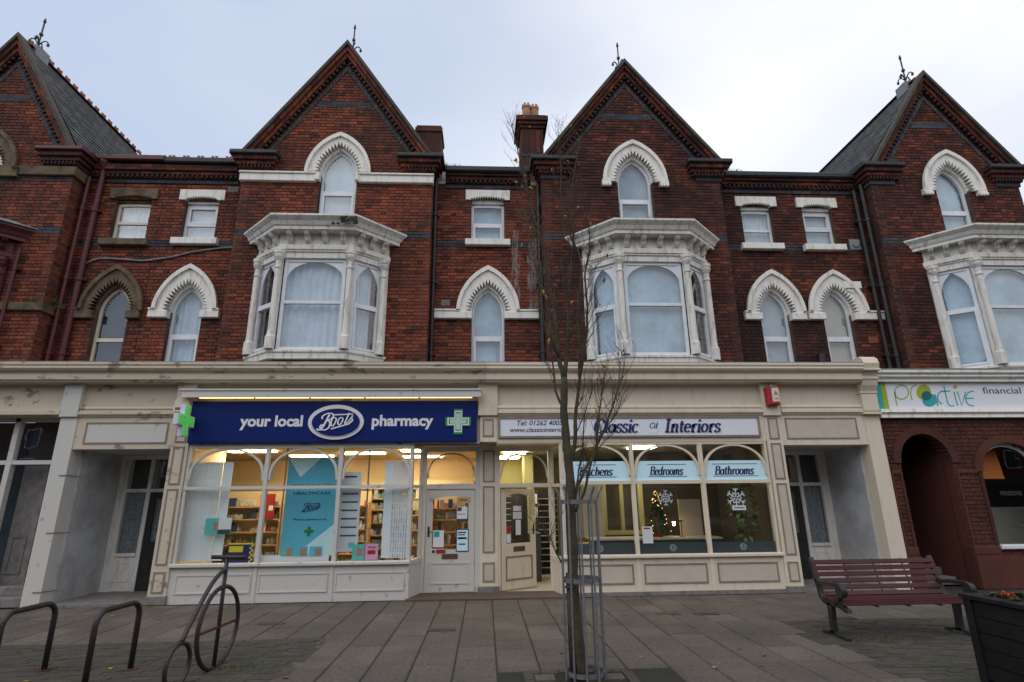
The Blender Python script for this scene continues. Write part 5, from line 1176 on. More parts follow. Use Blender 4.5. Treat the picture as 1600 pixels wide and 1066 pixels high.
for k in range(24):
    w_, h_ = random.uniform(.04, .10), random.uniform(.08, .20); mm = PM[k % len(PM)]
    mb = MB()
    if k % 3 == 0: mb.lathe(0, 0, [(w_*.42, 0), (w_*.42, h_*.7), (w_*.22, h_*.8), (w_*.22, h_)], 8)
    else: mb.cbox(-w_/2, w_/2, -.04, .04, 0, h_, .006)
    CN = ('white', 'navy', 'cream', 'dark green', 'pale pink', 'mustard', 'dark red', 'grey', 'black', 'pale teal', 'tan', 'off white')
    prod.append((w_, mb.mesh('product', mm), CN[k % 12]+(' bottle' if k % 3 == 0 else ' packet')))
def shelves(name, label, x0, x1, Y, zs, depth=.35, back='shopwall', sub='', top=None):
    u = thing(name, label, 'shelving', ((x0+x1)/2, Y, 0))
    MB().box(x0, x1, Y+.02, Y+.06, .05, top or zs[-1]+.35).build('back_panel', back, u)
    for x in (x0-.02, x1): MB().box(x, x+.02, Y-depth, Y+.06, .05, zs[-1]+.06).build('upright', 'wood_shelf', u)
    for z in zs:
        MB().box(x0, x1, Y-depth, Y+.02, z-.03, z).build('shelf', 'wood_shelf', u)
        x = x0+.06
        while x < x1-.08:
            w_, me, what = random.choice(prod)
            if random.random() < .9:
                for rep in range(random.choice((1, 1, 2))):
                    if x > x1-.08: break
                    o = put('product', me); o.location = (x+w_/2, Y-depth+.10+random.uniform(0, .05), z); tag(o, 'small '+what+' on the '+('lowest', 'second', 'third', 'fourth', 'fifth', 'sixth')[zs.index(z)]+' of '+sub, 'product', what+'s on '+sub); x += w_+.008
            else: x += .1
for i, (a, b, Y) in enumerate(((-6.75, -4.75, 2.75), (-4.6, -2.9, 3.6))):
    shelves('shelving_unit', ('beech shelving unit full of small goods behind left pharmacy panes', 'beech shelving unit at the back behind the blue banner')[i], a, b, Y, [.30, .58, .86, 1.14, 1.42, 1.70], sub=('the shelves behind the left pharmacy panes', 'the back shelves behind the blue banner')[i])
shelves('shelving_unit', 'narrow shelving unit of packets seen through the white pharmacy door', -1.15, -.5, 2.0, [.55, .85, 1.12, 1.38, 1.62], depth=.25, sub='the shelves seen through the pharmacy door')
shelves('shelving_unit', 'dark crowded shelving unit behind the right pharmacy pane', -2.25, -1.35, 3.6, [.35, .75, 1.1, 1.45], back='cabinet', sub='the shelves behind the right pharmacy pane')
def card(name, label, cat, xa, xb, ya, yb, Y, m, parts=(), tk=.006):
    """a flat printed card hung in a window; corners given as photo pixels on plane Y"""
    (x0, z1), (x1, z0) = ony(xa, ya, Y), ony(xb, yb, Y)
    t = thing(name, label, cat, ((x0+x1)/2, Y, z0))
    MB().box(x0, x1, Y, Y+tk, z0, z1).build('sheet', m, t)
    for nm, u0, u1, v0, v1, mm in parts:
        MB().box(x0+(x1-x0)*u0, x0+(x1-x0)*u1, Y-.002, Y, z0+(z1-z0)*v0, z0+(z1-z0)*v1).build(nm, mm, t)
    return t, (x0, x1, z0, z1)
t, (x0, x1, z0, z1) = card('hanging_banner', 'tall sky blue community healthcare banner hanging behind the middle pharmacy pane', 'banner', 452, 522, 716, 868, .42, 'pageblue')
MB().poly([(x0, z1), (x0+.25*(x1-x0), z1-.38), (x0+.62*(x1-x0), z1)], .417, .42).build('pale_wedge', 'vinyl', t); MB().poly([(x0+.25*(x1-x0), z0), (x1, z0+.62), (x1, z0)], .417, .42).build('pale_wedge', 'vinyl', t)
cx = (x0+x1)/2; ftext('lettering', 'COMMUNITY', .11, x0+.10, x1-.10, z0+1.27, .417, 'navy', t); ftext('lettering', 'HEALTHCARE', .085, x0+.16, x1-.16, z0+1.15, .417, 'navy', t); logo('script_lettering', cx, z0+.90, .36, .417, 'navy', t, .002)
ftext('lettering', 'Please speak to us', .05, x0+.2, x1-.2, z0+.66, .417, 'navy', t); MB().poly(cross_pts(cx, z0+.45, .09, .03), .415, .42).build('green_cross', 'green', t)
for x in (x0-.05, x1+.05, ony(572, 800, .42)[0]):
    MB().tube([(x, .44, .70), (x, .44, 2.86)], .016, 8).build('steel_pole', 'galv', t)
parts = [('icon', .06, .18, .80-.105*i, .86-.105*i, ('red', 'teal', 'pageblue', 'orange', 'red', 'pageblue', 'green')[i]) for i in range(7)]+[('print_line', .24, .90, .815-.105*i, .835-.105*i, 'slateblue') for i in range(7)]+[('print_line', .1, .8, .93, .95, 'navy'), ('emblem', .62, .86, .05, .11, 'pageblue')]
card('services_poster', 'pale grey services poster with a column of small icons in right pharmacy pane', 'poster', 529, 558, 738, 862, .20, 'greyprint', parts)
card('window_poster', 'aqua and white landscape poster stuck low in the left pharmacy pane', 'poster', 322, 360, 810, 835, .10, 'aqua', [('white_note', .5, .98, .3, 1, 'paper'), ('portrait', .32, .5, .25, .75, 'skin'), ('black_note', .5, .98, .02, .3, 'slateblue')])
t, (x0, x1, z0, z1) = card('window_poster', 'navy and yellow stop smoking style poster at the foot of left pharmacy pane', 'poster', 357, 393, 849, 880, .10, 'navy', [('yellow_band', 0, 1, .93, 1.0, 'yellow'), ('yellow_patch', .05, .6, .55, .85, 'yellow')]+[('chequer', .86+.07*(i % 2), .93+.07*(i % 2), i*.115, i*.115+.115, 'yellow') for i in range(8)])
card('window_roll', 'white rolled poster sheet lying along the foot of middle pharmacy pane', 'roll', 405, 513, 868, 879, .16, 'paper')
for i, (a, b, m, lb) in enumerate(((440, 458, 'aqua', 'small green portrait card at the foot of the blue banner'), (460, 480, 'pageblue', 'small blue portrait card in the middle at the foot of the banner'), (484, 503, 'pageblue', 'small blue portrait card right of the middle at foot of banner'))):
    card('window_card', lb, 'card', a, b, 854, 868, .14, m, [('portrait', .45, .9, .0, .8, 'skin')])
card('leaflet', 'teal portrait leaflet standing at the foot of right pharmacy pane', 'leaflet', 551, 568, 851, 875, .13, 'aqua', [('portrait', .35, .85, .25, .75, 'skin')])
card('leaflet', 'pink leaflet standing beside the teal one in right pharmacy pane', 'leaflet', 571, 590, 850, 875, .13, 'pink', [('print_patch', .2, .8, .35, .6, 'red'), ('print_line', .2, .8, .75, .82, 'red')])
card('price_board', 'red curved display header above the goods in the pharmacy', 'display', 408, 427, 772, 812, 2.4, 'red', [('white_disc', .6, .9, .35, .55, 'paper')])
for nm, xa, xb, lb in (('folding_grille', 288, 340, 'white folding security grille drawn back at the left of the pharmacy window'), ('folding_grille', 612, 638, 'white folding security grille drawn back at the right of the pharmacy window')):
    a, b = span(xa, xb, 780, .22); t = thing(nm, lb, 'grille', ((a+b)/2, .22, .7)); n = 15 if xb < 500 else 8
    for i in range(n):
        x = a+(b-a)*i/(n-1); MB().box(x-.017, x+.017, .21, .235, .72, 2.55).build('upright', 'grille', t)
    lt = MB()
    for j in range(14):
        for i in range(n-1):
            x = a+(b-a)*i/(n-1); x2 = a+(b-a)*(i+1)/(n-1); z = .76+.13*j; lt.tube([(x, .205, z), (x2, .205, z+.10)], .0045, 4); lt.tube([(x, .24, z+.10), (x2, .24, z)], .0045, 4)
    lt.build('lattice', 'grille', t, kind='stuff')
    if xb < 500: MB().box(b+.02, b+.20, .25, .27, .72, 2.55).build('side_panel', 'grille', t)
    else: MB().box(a-.16, a-.02, .25, .27, .72, 2.55).build('side_panel', 'grille', t)
# notices on the pharmacy door
for i, (xa, xb, ya, yb, m, lb, pr) in enumerate(((713, 732, 827, 862, 'navy', 'blue opening hours sign on the pharmacy door glass', [('field', .06, .94, .04, .96, 'vinyl'), ('print_line', .12, .8, .82, .88, 'navy'), ('print_line', .12, .7, .72, .77, 'navy'), ('print_row', .12, .85, .55, .64, 'navy'), ('print_line', .2, .75, .3, .36, 'navy')]), (714, 730, 792, 816, 'paper', 'white notice with black foot on pharmacy door glass', [('photo', .05, .45, .72, .97, 'slateblue'), ('foot', 0, 1, 0, .22, 'slateblue'), ('print_line', .1, .8, .5, .54, 'grey_txt')]),
        (673, 697, 858, 866, 'paper', 'small red and white no smoking strip on the pharmacy door', [('red_field', .34, .97, .1, .9, 'red'), ('round_mark', .06, .28, .2, .8, 'slateblue')]), (677, 693, 829, 855, 'paper', 'pale leaflet with green disc on the pharmacy door glass', [('green_disc', .1, .6, .6, .95, 'teal')]), (714, 735, 777, 786, 'wood_shelf', 'narrow tan strip at the top of the pharmacy door glass', [('print_line', .2, .8, .4, .6, 'grey_txt')]))):
    card('door_notice', lb, 'notice', xa, xb, ya, yb, .598, m, pr, .004)
# ------------------------------------------------------------------ showroom interior
it = thing('shop_interior', 'dim showroom with yellow walls behind the right display window', 'room', (3.5, 3, 0))
MB().box(.08, 5.86, .12, 5.2, -.02, .02).build('floor', 'cabinet', it); MB().box(.08, 5.86, .12, 5.2, 2.92, 2.97).build('ceiling', 'cabinet', it)
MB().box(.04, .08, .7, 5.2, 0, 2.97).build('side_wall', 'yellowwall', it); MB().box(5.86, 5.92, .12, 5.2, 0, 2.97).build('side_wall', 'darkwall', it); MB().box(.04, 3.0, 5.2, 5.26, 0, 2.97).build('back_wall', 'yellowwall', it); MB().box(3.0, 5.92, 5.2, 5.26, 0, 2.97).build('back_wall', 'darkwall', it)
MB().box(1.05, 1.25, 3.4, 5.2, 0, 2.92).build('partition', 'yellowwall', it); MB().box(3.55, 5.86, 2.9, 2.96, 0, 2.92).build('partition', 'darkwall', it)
for x, y, lb in ((3.6, 1.5, 'lit square ceiling panel behind the middle showroom pane'), (.95, 1.5, 'lit ceiling panel nearest behind the open door fanlight'), (.75, 2.7, 'second lit ceiling panel behind the open door fanlight'), (.65, 4.2, 'farthest lit ceiling panel behind the open door fanlight')):
    l = thing('ceiling_light', lb, 'ceiling light', (x, y, 2.9), 'showroom ceiling lights'); MB().box(x-.28, x+.28, y-.25, y+.25, 2.885, 2.905).build('diffuser', 'lamp2', l)
kt = thing('kitchen_display', 'dark kitchen island with pale worktop in the showroom window', 'kitchen unit', (3.6, 1.2, 0))
MB().box(2.3, 5.0, 1.0, 1.6, .02, .93).build('base_units', 'slateblue', kt); MB().cbox(2.25, 5.05, .95, 1.65, .93, .97, .005).build('worktop', 'worktop', kt)
MB().box(4.35, 4.85, 1.5, 1.55, .97, 1.75).build('splashback', 'worktop', kt)
sp = thing('display_lamp', 'small warm spot lamp on the kitchen worktop', 'lamp', (4.3, 1.35, .97)); MB().lathe(4.3, 1.3, [(.06, .97), (.06, .98), (.012, .99), (.012, 1.28)], 10).build('stand', 'black', sp); MB().box(4.12, 4.34, 1.27, 1.33, 1.28, 1.31).build('arm', 'black', sp); MB().lathe(4.14, 1.3, [(.02, 1.20), (.03, 1.28)], 8).build('bulb', 'spot', sp)
wd = thing('wall_cabinet', 'cream panelled cabinet doors at the left of the showroom window', 'cabinet', (2.0, 1.4, 0))
for a, b in ((1.75, 2.2), (2.22, 2.7)): MB().cbox(a, b, 1.75, 1.8, .95, 2.3, .01).build('door', 'cabinet', wd); MB().cbox(a, b, 1.2, 1.8, .05, .80, .01).build('base_door', 'cabinet', wd)
MB().box(1.7, 2.72, 1.1, 1.8, .80, .85).build('worktop', 'wood_shelf', wd)
fw = thing('room_divider', 'yellow framed internal window in the middle of the showroom', 'window', (3.3, 2.2, .9)); q = MB(); q.ring([(2.75, .97), (2.75, 2.5), (3.75, 2.5), (3.75, .97)], [(2.87, 1.07), (2.87, 2.4), (3.63, 2.4), (3.63, 1.07)], 2.2, 2.27, True); q.box(3.2, 3.28, 2.2, 2.26, 1.07, 2.4); q.build('frame', 'yellowwall', fw)
MB().box(2.87, 3.63, 2.6, 2.62, 1.0, 2.4).build('back_panel', 'darkwall', fw)
xm = thing('christmas_tree', 'small lit christmas tree on the showroom worktop', 'christmas tree', (3.78, 1.3, .97))
rq = random.Random(9); q = MB()
for i in range(420):
    t = rq.random()**.8; z = 1.03+.95*t; r_ = .25*(1-t)+.015; a = rq.uniform(0, 6.28); x, y = 3.78+r_*math.cos(a), 1.3+r_*math.sin(a); s = .05
    q.add([(3.78+r_*.3*math.cos(a), 1.3+r_*.3*math.sin(a), z+.04), (x+s*math.sin(a)*.4, y-s*math.cos(a)*.4, z), (x, y, z-.03), (x-s*math.sin(a)*.4, y+s*math.cos(a)*.4, z)], [(0, 1, 2), (0, 2, 3)])
q.build('branches', 'fir', xm, kind='stuff'); MB().lathe(3.78, 1.3, [(.09, .97), (.09, 1.03), (.02, 1.05), (.01, 1.9)], 8).build('stand', 'red', xm)
q = MB(); q2 = MB()
for i in range(54):
    t = rq.random()**.7; z = 1.05+.9*t; r_ = .26*(1-t)+.02; a = rq.uniform(3.0, 6.4)
    (q if i % 3 else q2).lathe(3.78+r_*math.cos(a), 1.3+r_*math.sin(a), [(.002, z-.008), (.006 if i % 3 else .02, z), (.002, z+.008)], 5)
q.build('fairy_lights', 'fairy', xm, kind='stuff'); q2.build('baubles', 'red', xm, kind='stuff')
pl = thing('house_plant', 'tall dark leafy house plant at the right end of the showroom window', 'plant', (5.35, .42, .1)); q = MB()
for i in range(230):
    z = rq.uniform(.95, 2.15); r_ = .30*math.sin(min(1, (z-.75)/1.5)*3.0)**.6 if z < 2.1 else .12; a = rq.uniform(0, 6.28); rr_ = r_*rq.uniform(.3, 1); x, y = 5.35+rr_*math.cos(a), .45+.7*rr_*math.sin(a); s = rq.uniform(.09, .16); b_ = a+rq.uniform(-.7, .7); dz = rq.uniform(-.9, .2)
    dx, dy = math.cos(b_)*s, math.sin(b_)*s; px_, py_ = -math.sin(b_)*s*.32, math.cos(b_)*s*.32
    q.add([(x, y, z), (x+dx*.5+px_, y+dy*.5+py_, z+dz*s*.4), (x+dx, y+dy, z+dz*s), (x+dx*.5-px_, y+dy*.5-py_, z+dz*s*.4)], [(0, 1, 2, 3)])
q.build('leaves', 'leaf', pl, kind='stuff'); q = MB(); q.tube(sm([(5.35, .45, .35), (5.30, .45, .8), (5.38, .45, 1.3), (5.33, .45, 1.9)]), .018, 6); q.tube(sm([(5.33, .45, .8), (5.2, .44, 1.1), (5.15, .42, 1.5)]), .012, 6); q.build('stem', 'twig', pl); MB().lathe(5.35, .45, [(.10, .10), (.15, .38), (.13, .38)], 12).build('pot', 'slateblue', pl)
# window vinyls, lower dark strips and notices of the showroom
for a, b, s_ in ((1.55, 2.935, 'Kitchens'), (3.005, 4.365, 'Bedrooms'), (4.435, 5.75, 'Bathrooms')):
    t = thing('window_strip', 'pale blue window strip lettered %s' % s_, 'window strip', ((a+b)/2, .07, 2.12)); n = 24; zs = 2.22; z1 = 2.83; hw = (b-a)/2; cx = (a+b)/2
    lo = [(a, 2.115), (b, 2.115)]; up = []
    for i in range(n+1):
        u = b-(b-a)*i/n; c = min(1, abs(u-cx)/(hw)); za = zs+(z1-zs)*math.sin(math.acos(c))**.8 if c < 1 else zs
        up.append((u, min(2.50, za)))
    MB().poly(lo+up, .0725, .0742).build('sheet', 'vinyl', t); w_ = .72 if s_ != 'Bathrooms' else .86
    serif('lettering', s_, cx-w_/2, 2.22, .17, .0722, 'navy', t, width=w_*.94, thick=.23, thin=.08); 
    for z in (2.19, 2.43): MB().box(cx-w_/2-.03, cx+w_/2+.05, .0700, .0722, z-.006, z+.006).build('rule_line', 'navy', t)
    t = thing('window_strip', 'dark blue grey strip with round emblem below the %s pane' % s_, 'window strip', (cx, .1, .73)); MB().box(a, b, .095, .11, .74, .93).build('sheet', 'slateblue', t)
    q = MB(); q.ring(ell(cx, .84, .065, .06, 20), ell(cx, .84, .055, .05, 20), .090, .095, True); stroke(q, arc(cx-.012, .84, .022, .028, 40, 320), .094, .010); stroke(q, [(cx+.022, .87), (cx+.022, .81)], .094, .010); q.build('emblem', 'paleglow', t)
for px_, py_, lb, sc in ((1150, 778, 'white snowflake decoration on the right showroom pane', 1), (1040, 778, 'faint white snowflake decoration on the middle showroom pane', .8)):
    x, z = ony(px_, py_, .085); t = thing('snowflake_sticker', lb, 'decoration', (x, .085, z)); q = MB()
    for i in range(6):
        a = math.pi/3*i+.5; f_ = lambda r_, o=0: (x+sc*(r_*math.cos(a)-o*math.sin(a)), z+sc*(r_*math.sin(a)+o*math.cos(a)))
        stroke(q, [f_(.02), f_(.19)], .085-.0003*i, .022*sc, None, ext=.001); stroke(q, [f_(.10, .06), f_(.07), f_(.10, -.06)], .083-.0003*i, .018*sc, None, ext=.001); stroke(q, [f_(.18, .05), f_(.14), f_(.18, -.05)], .081-.0003*i, .018*sc, None, ext=.001)
    q.build('flake', 'greyprint' if sc < 1 else 'paper', t)
card('window_notice', 'white notice with red heading low in the middle showroom pane', 'notice', 1003, 1021, 823, 849, .08, 'paper', [('heading', .15, .8, .84, .94, 'red')]+[('print_line', .12, .85, .7-.09*i, .715-.09*i, 'greyprint') for i in range(6)])
card('window_notice', 'white snowflake hours card on the right showroom pane', 'notice', 1144, 1166, 790, 797, .08, 'paper', [('print_line', .1, .9, .4, .6, 'grey_txt')])
for i, (xa, xb, ya, yb, lb) in enumerate(((829, 841, 770, 789, 'upper black framed certificate on the yellow showroom wall'), (829, 842, 790, 811, 'lower black framed certificate on the yellow showroom wall'))):
    card('framed_certificate', lb, 'picture', xa, xb, ya, yb, 3.35, 'black', [('paper', .14, .86, .1, .9, 'paper'), ('print_line', .25, .75, .6, .64, 'grey_txt')])
rk = thing('sample_rack', 'tall dark rack of sample boards behind the open showroom door', 'rack', (.55, 1.9, 0)); MB().box(1.28, 1.75, 2.6, 2.7, .1, 2.0).build('back_board', 'black', rk); MB().box(.30, .98, 1.95, 2.0, .1, 2.1).build('back_board', 'black', rk)
for i in range(9): MB().box(.34, .6, 1.88, 1.95, .8+.13*i, .815+.13*i).build('sample_board', 'greyprint', rk)
for i in range(12): MB().box(1.3, 1.73, 2.45, 2.6, .25+.14*i, .265+.14*i).build('sample_board', 'cabinet', rk)
ct = thing('counter', 'grey green reception counter inside the open showroom door', 'counter', (1.15, 2.2, 0)); MB().cbox(.95, 1.28, 2.0, 2.5, .02, 1.05, .01).build('body', 'slateblue', ct)
# deep stock along the back wall of the pharmacy
u = thing('shelving_unit', 'long back wall shelving packed with goods under an orange header in the pharmacy', 'shelving', (-3.5, 4.5, 0))
MB().box(-7.6, -.3, 4.5, 4.56, .05, 2.1).build('back_panel', 'cabinet', u); MB().box(-7.6, -.3, 4.2, 4.56, 2.1, 2.32).build('header', 'shopwall', u); q = MB(); rq = random.Random(31); stock = {}
for z in (.3, .62, .94, 1.26, 1.58, 1.86):
    q.box(-7.6, -.3, 4.15, 4.5, z-.03, z); x = -7.55
    while x < -.4:
        w_ = rq.uniform(.05, .12); stock.setdefault(rq.choice(PM), MB()).box(x, x+w_-.006, 4.2+rq.uniform(0, .05), 4.4, z, z+rq.uniform(.1, .24)); x += w_
q.build('shelf', 'wood_shelf', u)
for k, mb in stock.items(): mb.build('stock', k, u, kind='stuff')
# ------------------------------------------------------------------ street furniture
# bench
bn = thing('park_bench', 'maroon slatted bench with black cast iron ends facing the street', 'bench', (5.4, -3.4, 0))
BX0, BX1 = 4.56, 6.32
sl = [(-3.76, .425, -8), (-3.66, .435, -4), (-3.56, .437, 0), (-3.46, .437, 3), (-3.36, .442, 10)]
bk = [(-3.28, .485, 62), (-3.255, .565, 70), (-3.235, .645, 73), (-3.215, .725, 75), (-3.195, .80, 76), (-3.175, .875, 72)]
for y, z, a in sl+bk:
    q = MB().cbox(-.0, BX1-BX0, -.014, .014, -.029, .029, .005); o = put('slat', q.mesh('slat', 'redslat'), bn); w_ = 90+a if (y, z, a) in sl else 90-a
    o.location = Vector((BX0, y, z))-bn.location; o.rotation_euler = (R(90+a) if (y, z, a) in sl else R(-(90-a)), 0, 0)
for x in (BX0+.02, BX1-.02):
    e = MB()
    def plate(pts, w_, x=x, e=e):
        n = len(pts); lf, rt_ = [], []
        for i in range(n):
            a = pts[max(0, i-1)]; b = pts[min(n-1, i+1)]; dy, dz = b[0]-a[0], b[1]-a[1]; l = math.hypot(dy, dz); wd = w_ if not isinstance(w_, list) else w_[i]
            lf.append((pts[i][0]-dz/l*wd/2, pts[i][1]+dy/l*wd/2)); rt_.append((pts[i][0]+dz/l*wd/2, pts[i][1]-dy/l*wd/2))
        vs = [(x-.03, y, z) for y, z in lf]+[(x-.03, y, z) for y, z in rt_]+[(x+.03, y, z) for y, z in lf]+[(x+.03, y, z) for y, z in rt_]
        fs = []
        for i in range(n-1): fs += [(i, i+1, n+i+1, n+i), (2*n+i, 3*n+i, 3*n+i+1, 2*n+i+1), (i, 2*n+i, 2*n+i+1, i+1), (n+i, n+i+1, 3*n+i+1, 3*n+i)]
        fs += [(0, n, 3*n, 2*n), (n-1, 2*n-1, 4*n-1, 3*n-1)]
        e.add(vs, fs)
    plate(sm([(-3.13, .93), (-3.16, .86), (-3.20, .72), (-3.24, .58), (-3.28, .46), (-3.36, .40), (-3.52, .40), (-3.70, .39), (-3.80, .36), (-3.85, .37)]), .05)
    e2 = e; fr_ = e2.build('end_frame', 'black', bn)
    e = MB(); plate(sm([(-3.22, .66), (-3.32, .62), (-3.45, .635), (-3.6, .64), (-3.72, .635), (-3.78, .60), (-3.77, .55), (-3.72, .54)]), .045, x, e); plate(sm([(-3.74, .62), (-3.72, .55), (-3.66, .47), (-3.62, .40)]), .04, x, e)
    e.lathe(0, 0, [(.001, 0)], 3) if False else None
    e.build('armrest', 'black', bn)
    q = MB(); q.v = []; q.polyx([(-3.735+.075*math.cos(2*math.pi*i/16), .575+.075*math.sin(2*math.pi*i/16)) for i in range(16)], x-.035, x+.035); q.build('arm_scroll', 'black', bn)
    e = MB(); plate([(-3.46, .40), (-3.45, .2), (-3.44, .03)], [.10, .075, .09], x, e); plate(sm([(-3.74, .012), (-3.6, .03), (-3.45, .05), (-3.3, .03), (-3.2, .012)]), .03, x, e); e.build('leg', 'black', bn)
for x in (BX0+.46, BX0+.88, BX0+1.3): q = MB(); q.box(x-.012, x+.012, -3.76, -3.34, .39, .405); q.tube([(x, -3.30, .43), (x, -3.165, .91)], .011, 6); q.build('stay_bar', 'black', bn)
# cycle hoops and the penny-farthing stand
DV = Vector((-.08, -.997, 0))
def hoop(base, label):
    t = thing('cycle_hoop', label, 'cycle stand', base, 'cycle hoops'); A = Vector(base); B = A+DV*.66; h = .69; r_ = .14; pts = [A+Vector((0, 0, -.02)), A+Vector((0, 0, h-r_))]
    for i in range(1, 7): a = math.pi/2*i/6; pts.append(A+DV*(r_-r_*math.cos(a))+Vector((0, 0, h-r_+r_*math.sin(a))))
    for i in range(1, 7): a = math.pi/2*i/6; pts.append(B-DV*(r_-r_*math.sin(a))+Vector((0, 0, h-r_+r_*math.cos(a))))
    pts.append(B+Vector((0, 0, -.02))); MB().tube(pts, .029, 12).build('tube', 'iron', t, smooth=True)
    for p in (A, B): MB().lathe(p.x, p.y, [(.06, -.01), (.06, .006), (.03, .012)], 12).build('foot_plate', 'maroon', t)
hoop((-4.84, -4.15, 0), 'black tubular cycle hoop nearest the left edge, red paint showing at the foot'); hoop((-3.90, -4.18, 0), 'scratched black cycle hoop beside the penny farthing stand')
pf = thing('penny_farthing_stand', 'black tubular cycle stand shaped like a penny farthing', 'cycle stand', (-2.96, -4.2, 0))
B0 = Vector((-2.985, -4.22, 0)); rb = .415
C0 = B0+Vector((0, 0, rb+.0)); up_ = Vector((0, 0, 1))
MB().tube([C0+DV*rb*math.cos(2*math.pi*i/40)+up_*rb*math.sin(2*math.pi*i/40) for i in range(40)], .024, 10, True).build('front_wheel', 'iron', pf, smooth=True)
MB().tube([C0-DV*rb, C0+DV*rb], .018, 8).build('wheel_bar', 'maroon', pf, smooth=True)
MB().tube([B0+up_*-.02, B0+up_*.6, B0+up_*1.13], .022, 10).build('post', 'iron', pf, smooth=True)
hd = Vector((.97, -.24, 0)); MB().tube([B0+up_*1.145-hd*.20, B0+up_*1.145+hd*.24], .024, 10).build('handlebar', 'iron', pf, smooth=True)
rs_ = .20; C1 = B0+DV*.70+up_*rs_*1.0
MB().tube([C1+DV*rs_*math.cos(2*math.pi*i/30)+up_*rs_*math.sin(2*math.pi*i/30) for i in range(30)], .022, 10, True).build('rear_wheel', 'iron', pf, smooth=True)
MB().tube(sm([B0+up_*1.0, B0+DV*.12+up_*.98, B0+DV*.30+up_*.86, B0+DV*.50+up_*.64, B0+DV*.62+up_*.5, B0+DV*.68+up_*.41]), .023, 10).build('backbone', 'iron', pf, smooth=True)
# planter
pt = thing('planter', 'black boarded square planter cut by the right edge of the picture', 'planter', (5.4, -6.0, 0))
PX0, PX1, PY0, PY1 = 4.84, 6.0, -6.55, -5.40
for i in range(5):
    z = .04+.14*i
    for a in ((PX0, PX0+.03, PY0, PY1), (PX1-.03, PX1, PY0, PY1), (PX0+.03, PX1-.03, PY0, PY0+.03), (PX0+.03, PX1-.03, PY1-.03, PY1)): MB().box(*a, z, z+.133).build('board', 'planter', pt)
for x in (PX0-.02, PX1-.07):
    for y in (PY0-.02, PY1-.07): MB().box(x, x+.09, y, y+.09, 0, .75).build('corner_post', 'planter', pt)
q = MB(); q.box(PX0-.04, PX0+.10, PY0-.04, PY1+.04, .752, .79); q.box(PX1-.10, PX1+.04, PY0-.04, PY1+.04, .752, .79); q.box(PX0+.1, PX1-.1, PY0-.04, PY0+.10, .752, .79); q.box(PX0+.1, PX1-.1, PY1-.10, PY1+.04, .752, .79); q.build('rim', 'planter', pt); MB().box(PX0+.04, PX1-.04, PY0+.04, PY1-.04, .60, .75).build('soil', 'soil', pt)
rq = random.Random(4)
fp = thing('bedding_plant', 'low green plants with an orange red flower in the planter', 'plant', (5.4, -5.8, .75)); q = MB()
for i in range(220):
    x, y = rq.uniform(PX0+.1, PX1-.1), rq.uniform(PY0+.15, PY1-.1); a = rq.uniform(0, 6.28); s = rq.uniform(.05, .10); z = .75+rq.uniform(0, .04); dx, dy = s*math.cos(a), s*math.sin(a)
    q.add([(x, y, z), (x+dx*.5-dy*.3, y+dy*.5+dx*.3, z+s*.45), (x+dx, y+dy, z+s*.35), (x+dx*.5+dy*.3, y+dy*.5-dx*.3, z+s*.45)], [(0, 1, 2, 3)])
q.build('leaves', 'grass', fp, kind='stuff')
for cx, cy in (onz(1576, 928, .84), (5.6, -6.0), (5.3, -6.2)):
    q = MB()
    for i in range(26): a = rq.uniform(0, 6.28); r_ = rq.uniform(.01, .045); z = .83+rq.uniform(-.015, .03); x, y = cx+r_*math.cos(a), cy+r_*math.sin(a); q.add([(x, y, z), (x+.022*math.cos(a+.8), y+.022*math.sin(a+.8), z+.012), (x+.03*math.cos(a), y+.03*math.sin(a), z+.004), (x+.022*math.cos(a-.8), y+.022*math.sin(a-.8), z+.012)], [(0, 1, 2, 3)])
    q.tube([(cx, cy, .75), (cx, cy, .83)], .004, 5); q.build('flower', 'flower', fp)
# ------------------------------------------------------------------ street tree in its guard
TY = -4.95
tr = thing('street_tree', 'nearly bare young street tree with mossy twin stems and a few yellow leaves', 'tree', (.97, TY, 0))
def P(x, y, dy=0):
    X, Z = ony(x, y, TY+dy); return Vector((X, TY+dy, Z))
rt = random.Random(12)
leaf_spots = []
trunk = MB(); twigs = MB(); limbs = []
def limb(pts, r0, r1, mb=trunk, n=9):
    s = [Vector(p) for p in sm([tuple(p) for p in pts], 4)]; k = len(s); rr = [(r0+(r1-r0)*i/(k-1))*rt.uniform(.92, 1.1) for i in range(k)]
    s = [p+Vector((rt.uniform(-1, 1), rt.uniform(-1, 1), 0))*min(.008, r0*.25) for p in s]
    mb.tube(s, rr, n); limbs.append((s, rr)); return s, rr
b0 = Vector((.99, TY, -.02))
limb([b0, P(900, 960), P(893, 830), P(890, 740), P(885, 690), P(881, 640), P(882, 590)], .064, .040)
limb([P(882, 592), P(874, 560), P(868, 500, .05), P(858, 440, .1), P(846, 380, .12), P(832, 330, .15), P(820, 280, .15), P(808, 230, .2), P(800, 195, .2)], .032, .005)
limb([P(882, 590), P(886, 550), P(888, 500, -.05), P(890, 440, -.05), P(896, 380, -.1), P(893, 320, -.1), P(897, 270, -.1), P(905, 225, -.1)], .026, .005)
limb([P(889, 725), P(899, 690, -.03), P(900, 640, -.05), P(906, 590, -.05), P(914, 540, -.1), P(918, 480, -.1), P(914, 430, -.1), P(922, 380, -.1), P(918, 330, -.1)], .026, .005)
limb([P(906, 592, -.05), P(905, 540, -.1), P(903, 480, -.15), P(908, 410, -.15), P(880, 340, -.15), P(876, 260, -.2), P(872, 215, -.2)], .018, .004)
limb([P(874, 560), P(862, 530, -.1), P(856, 480, -.1), P(838, 420, -.15), P(822, 350, -.1), P(815, 300, -.1)], .018, .004)
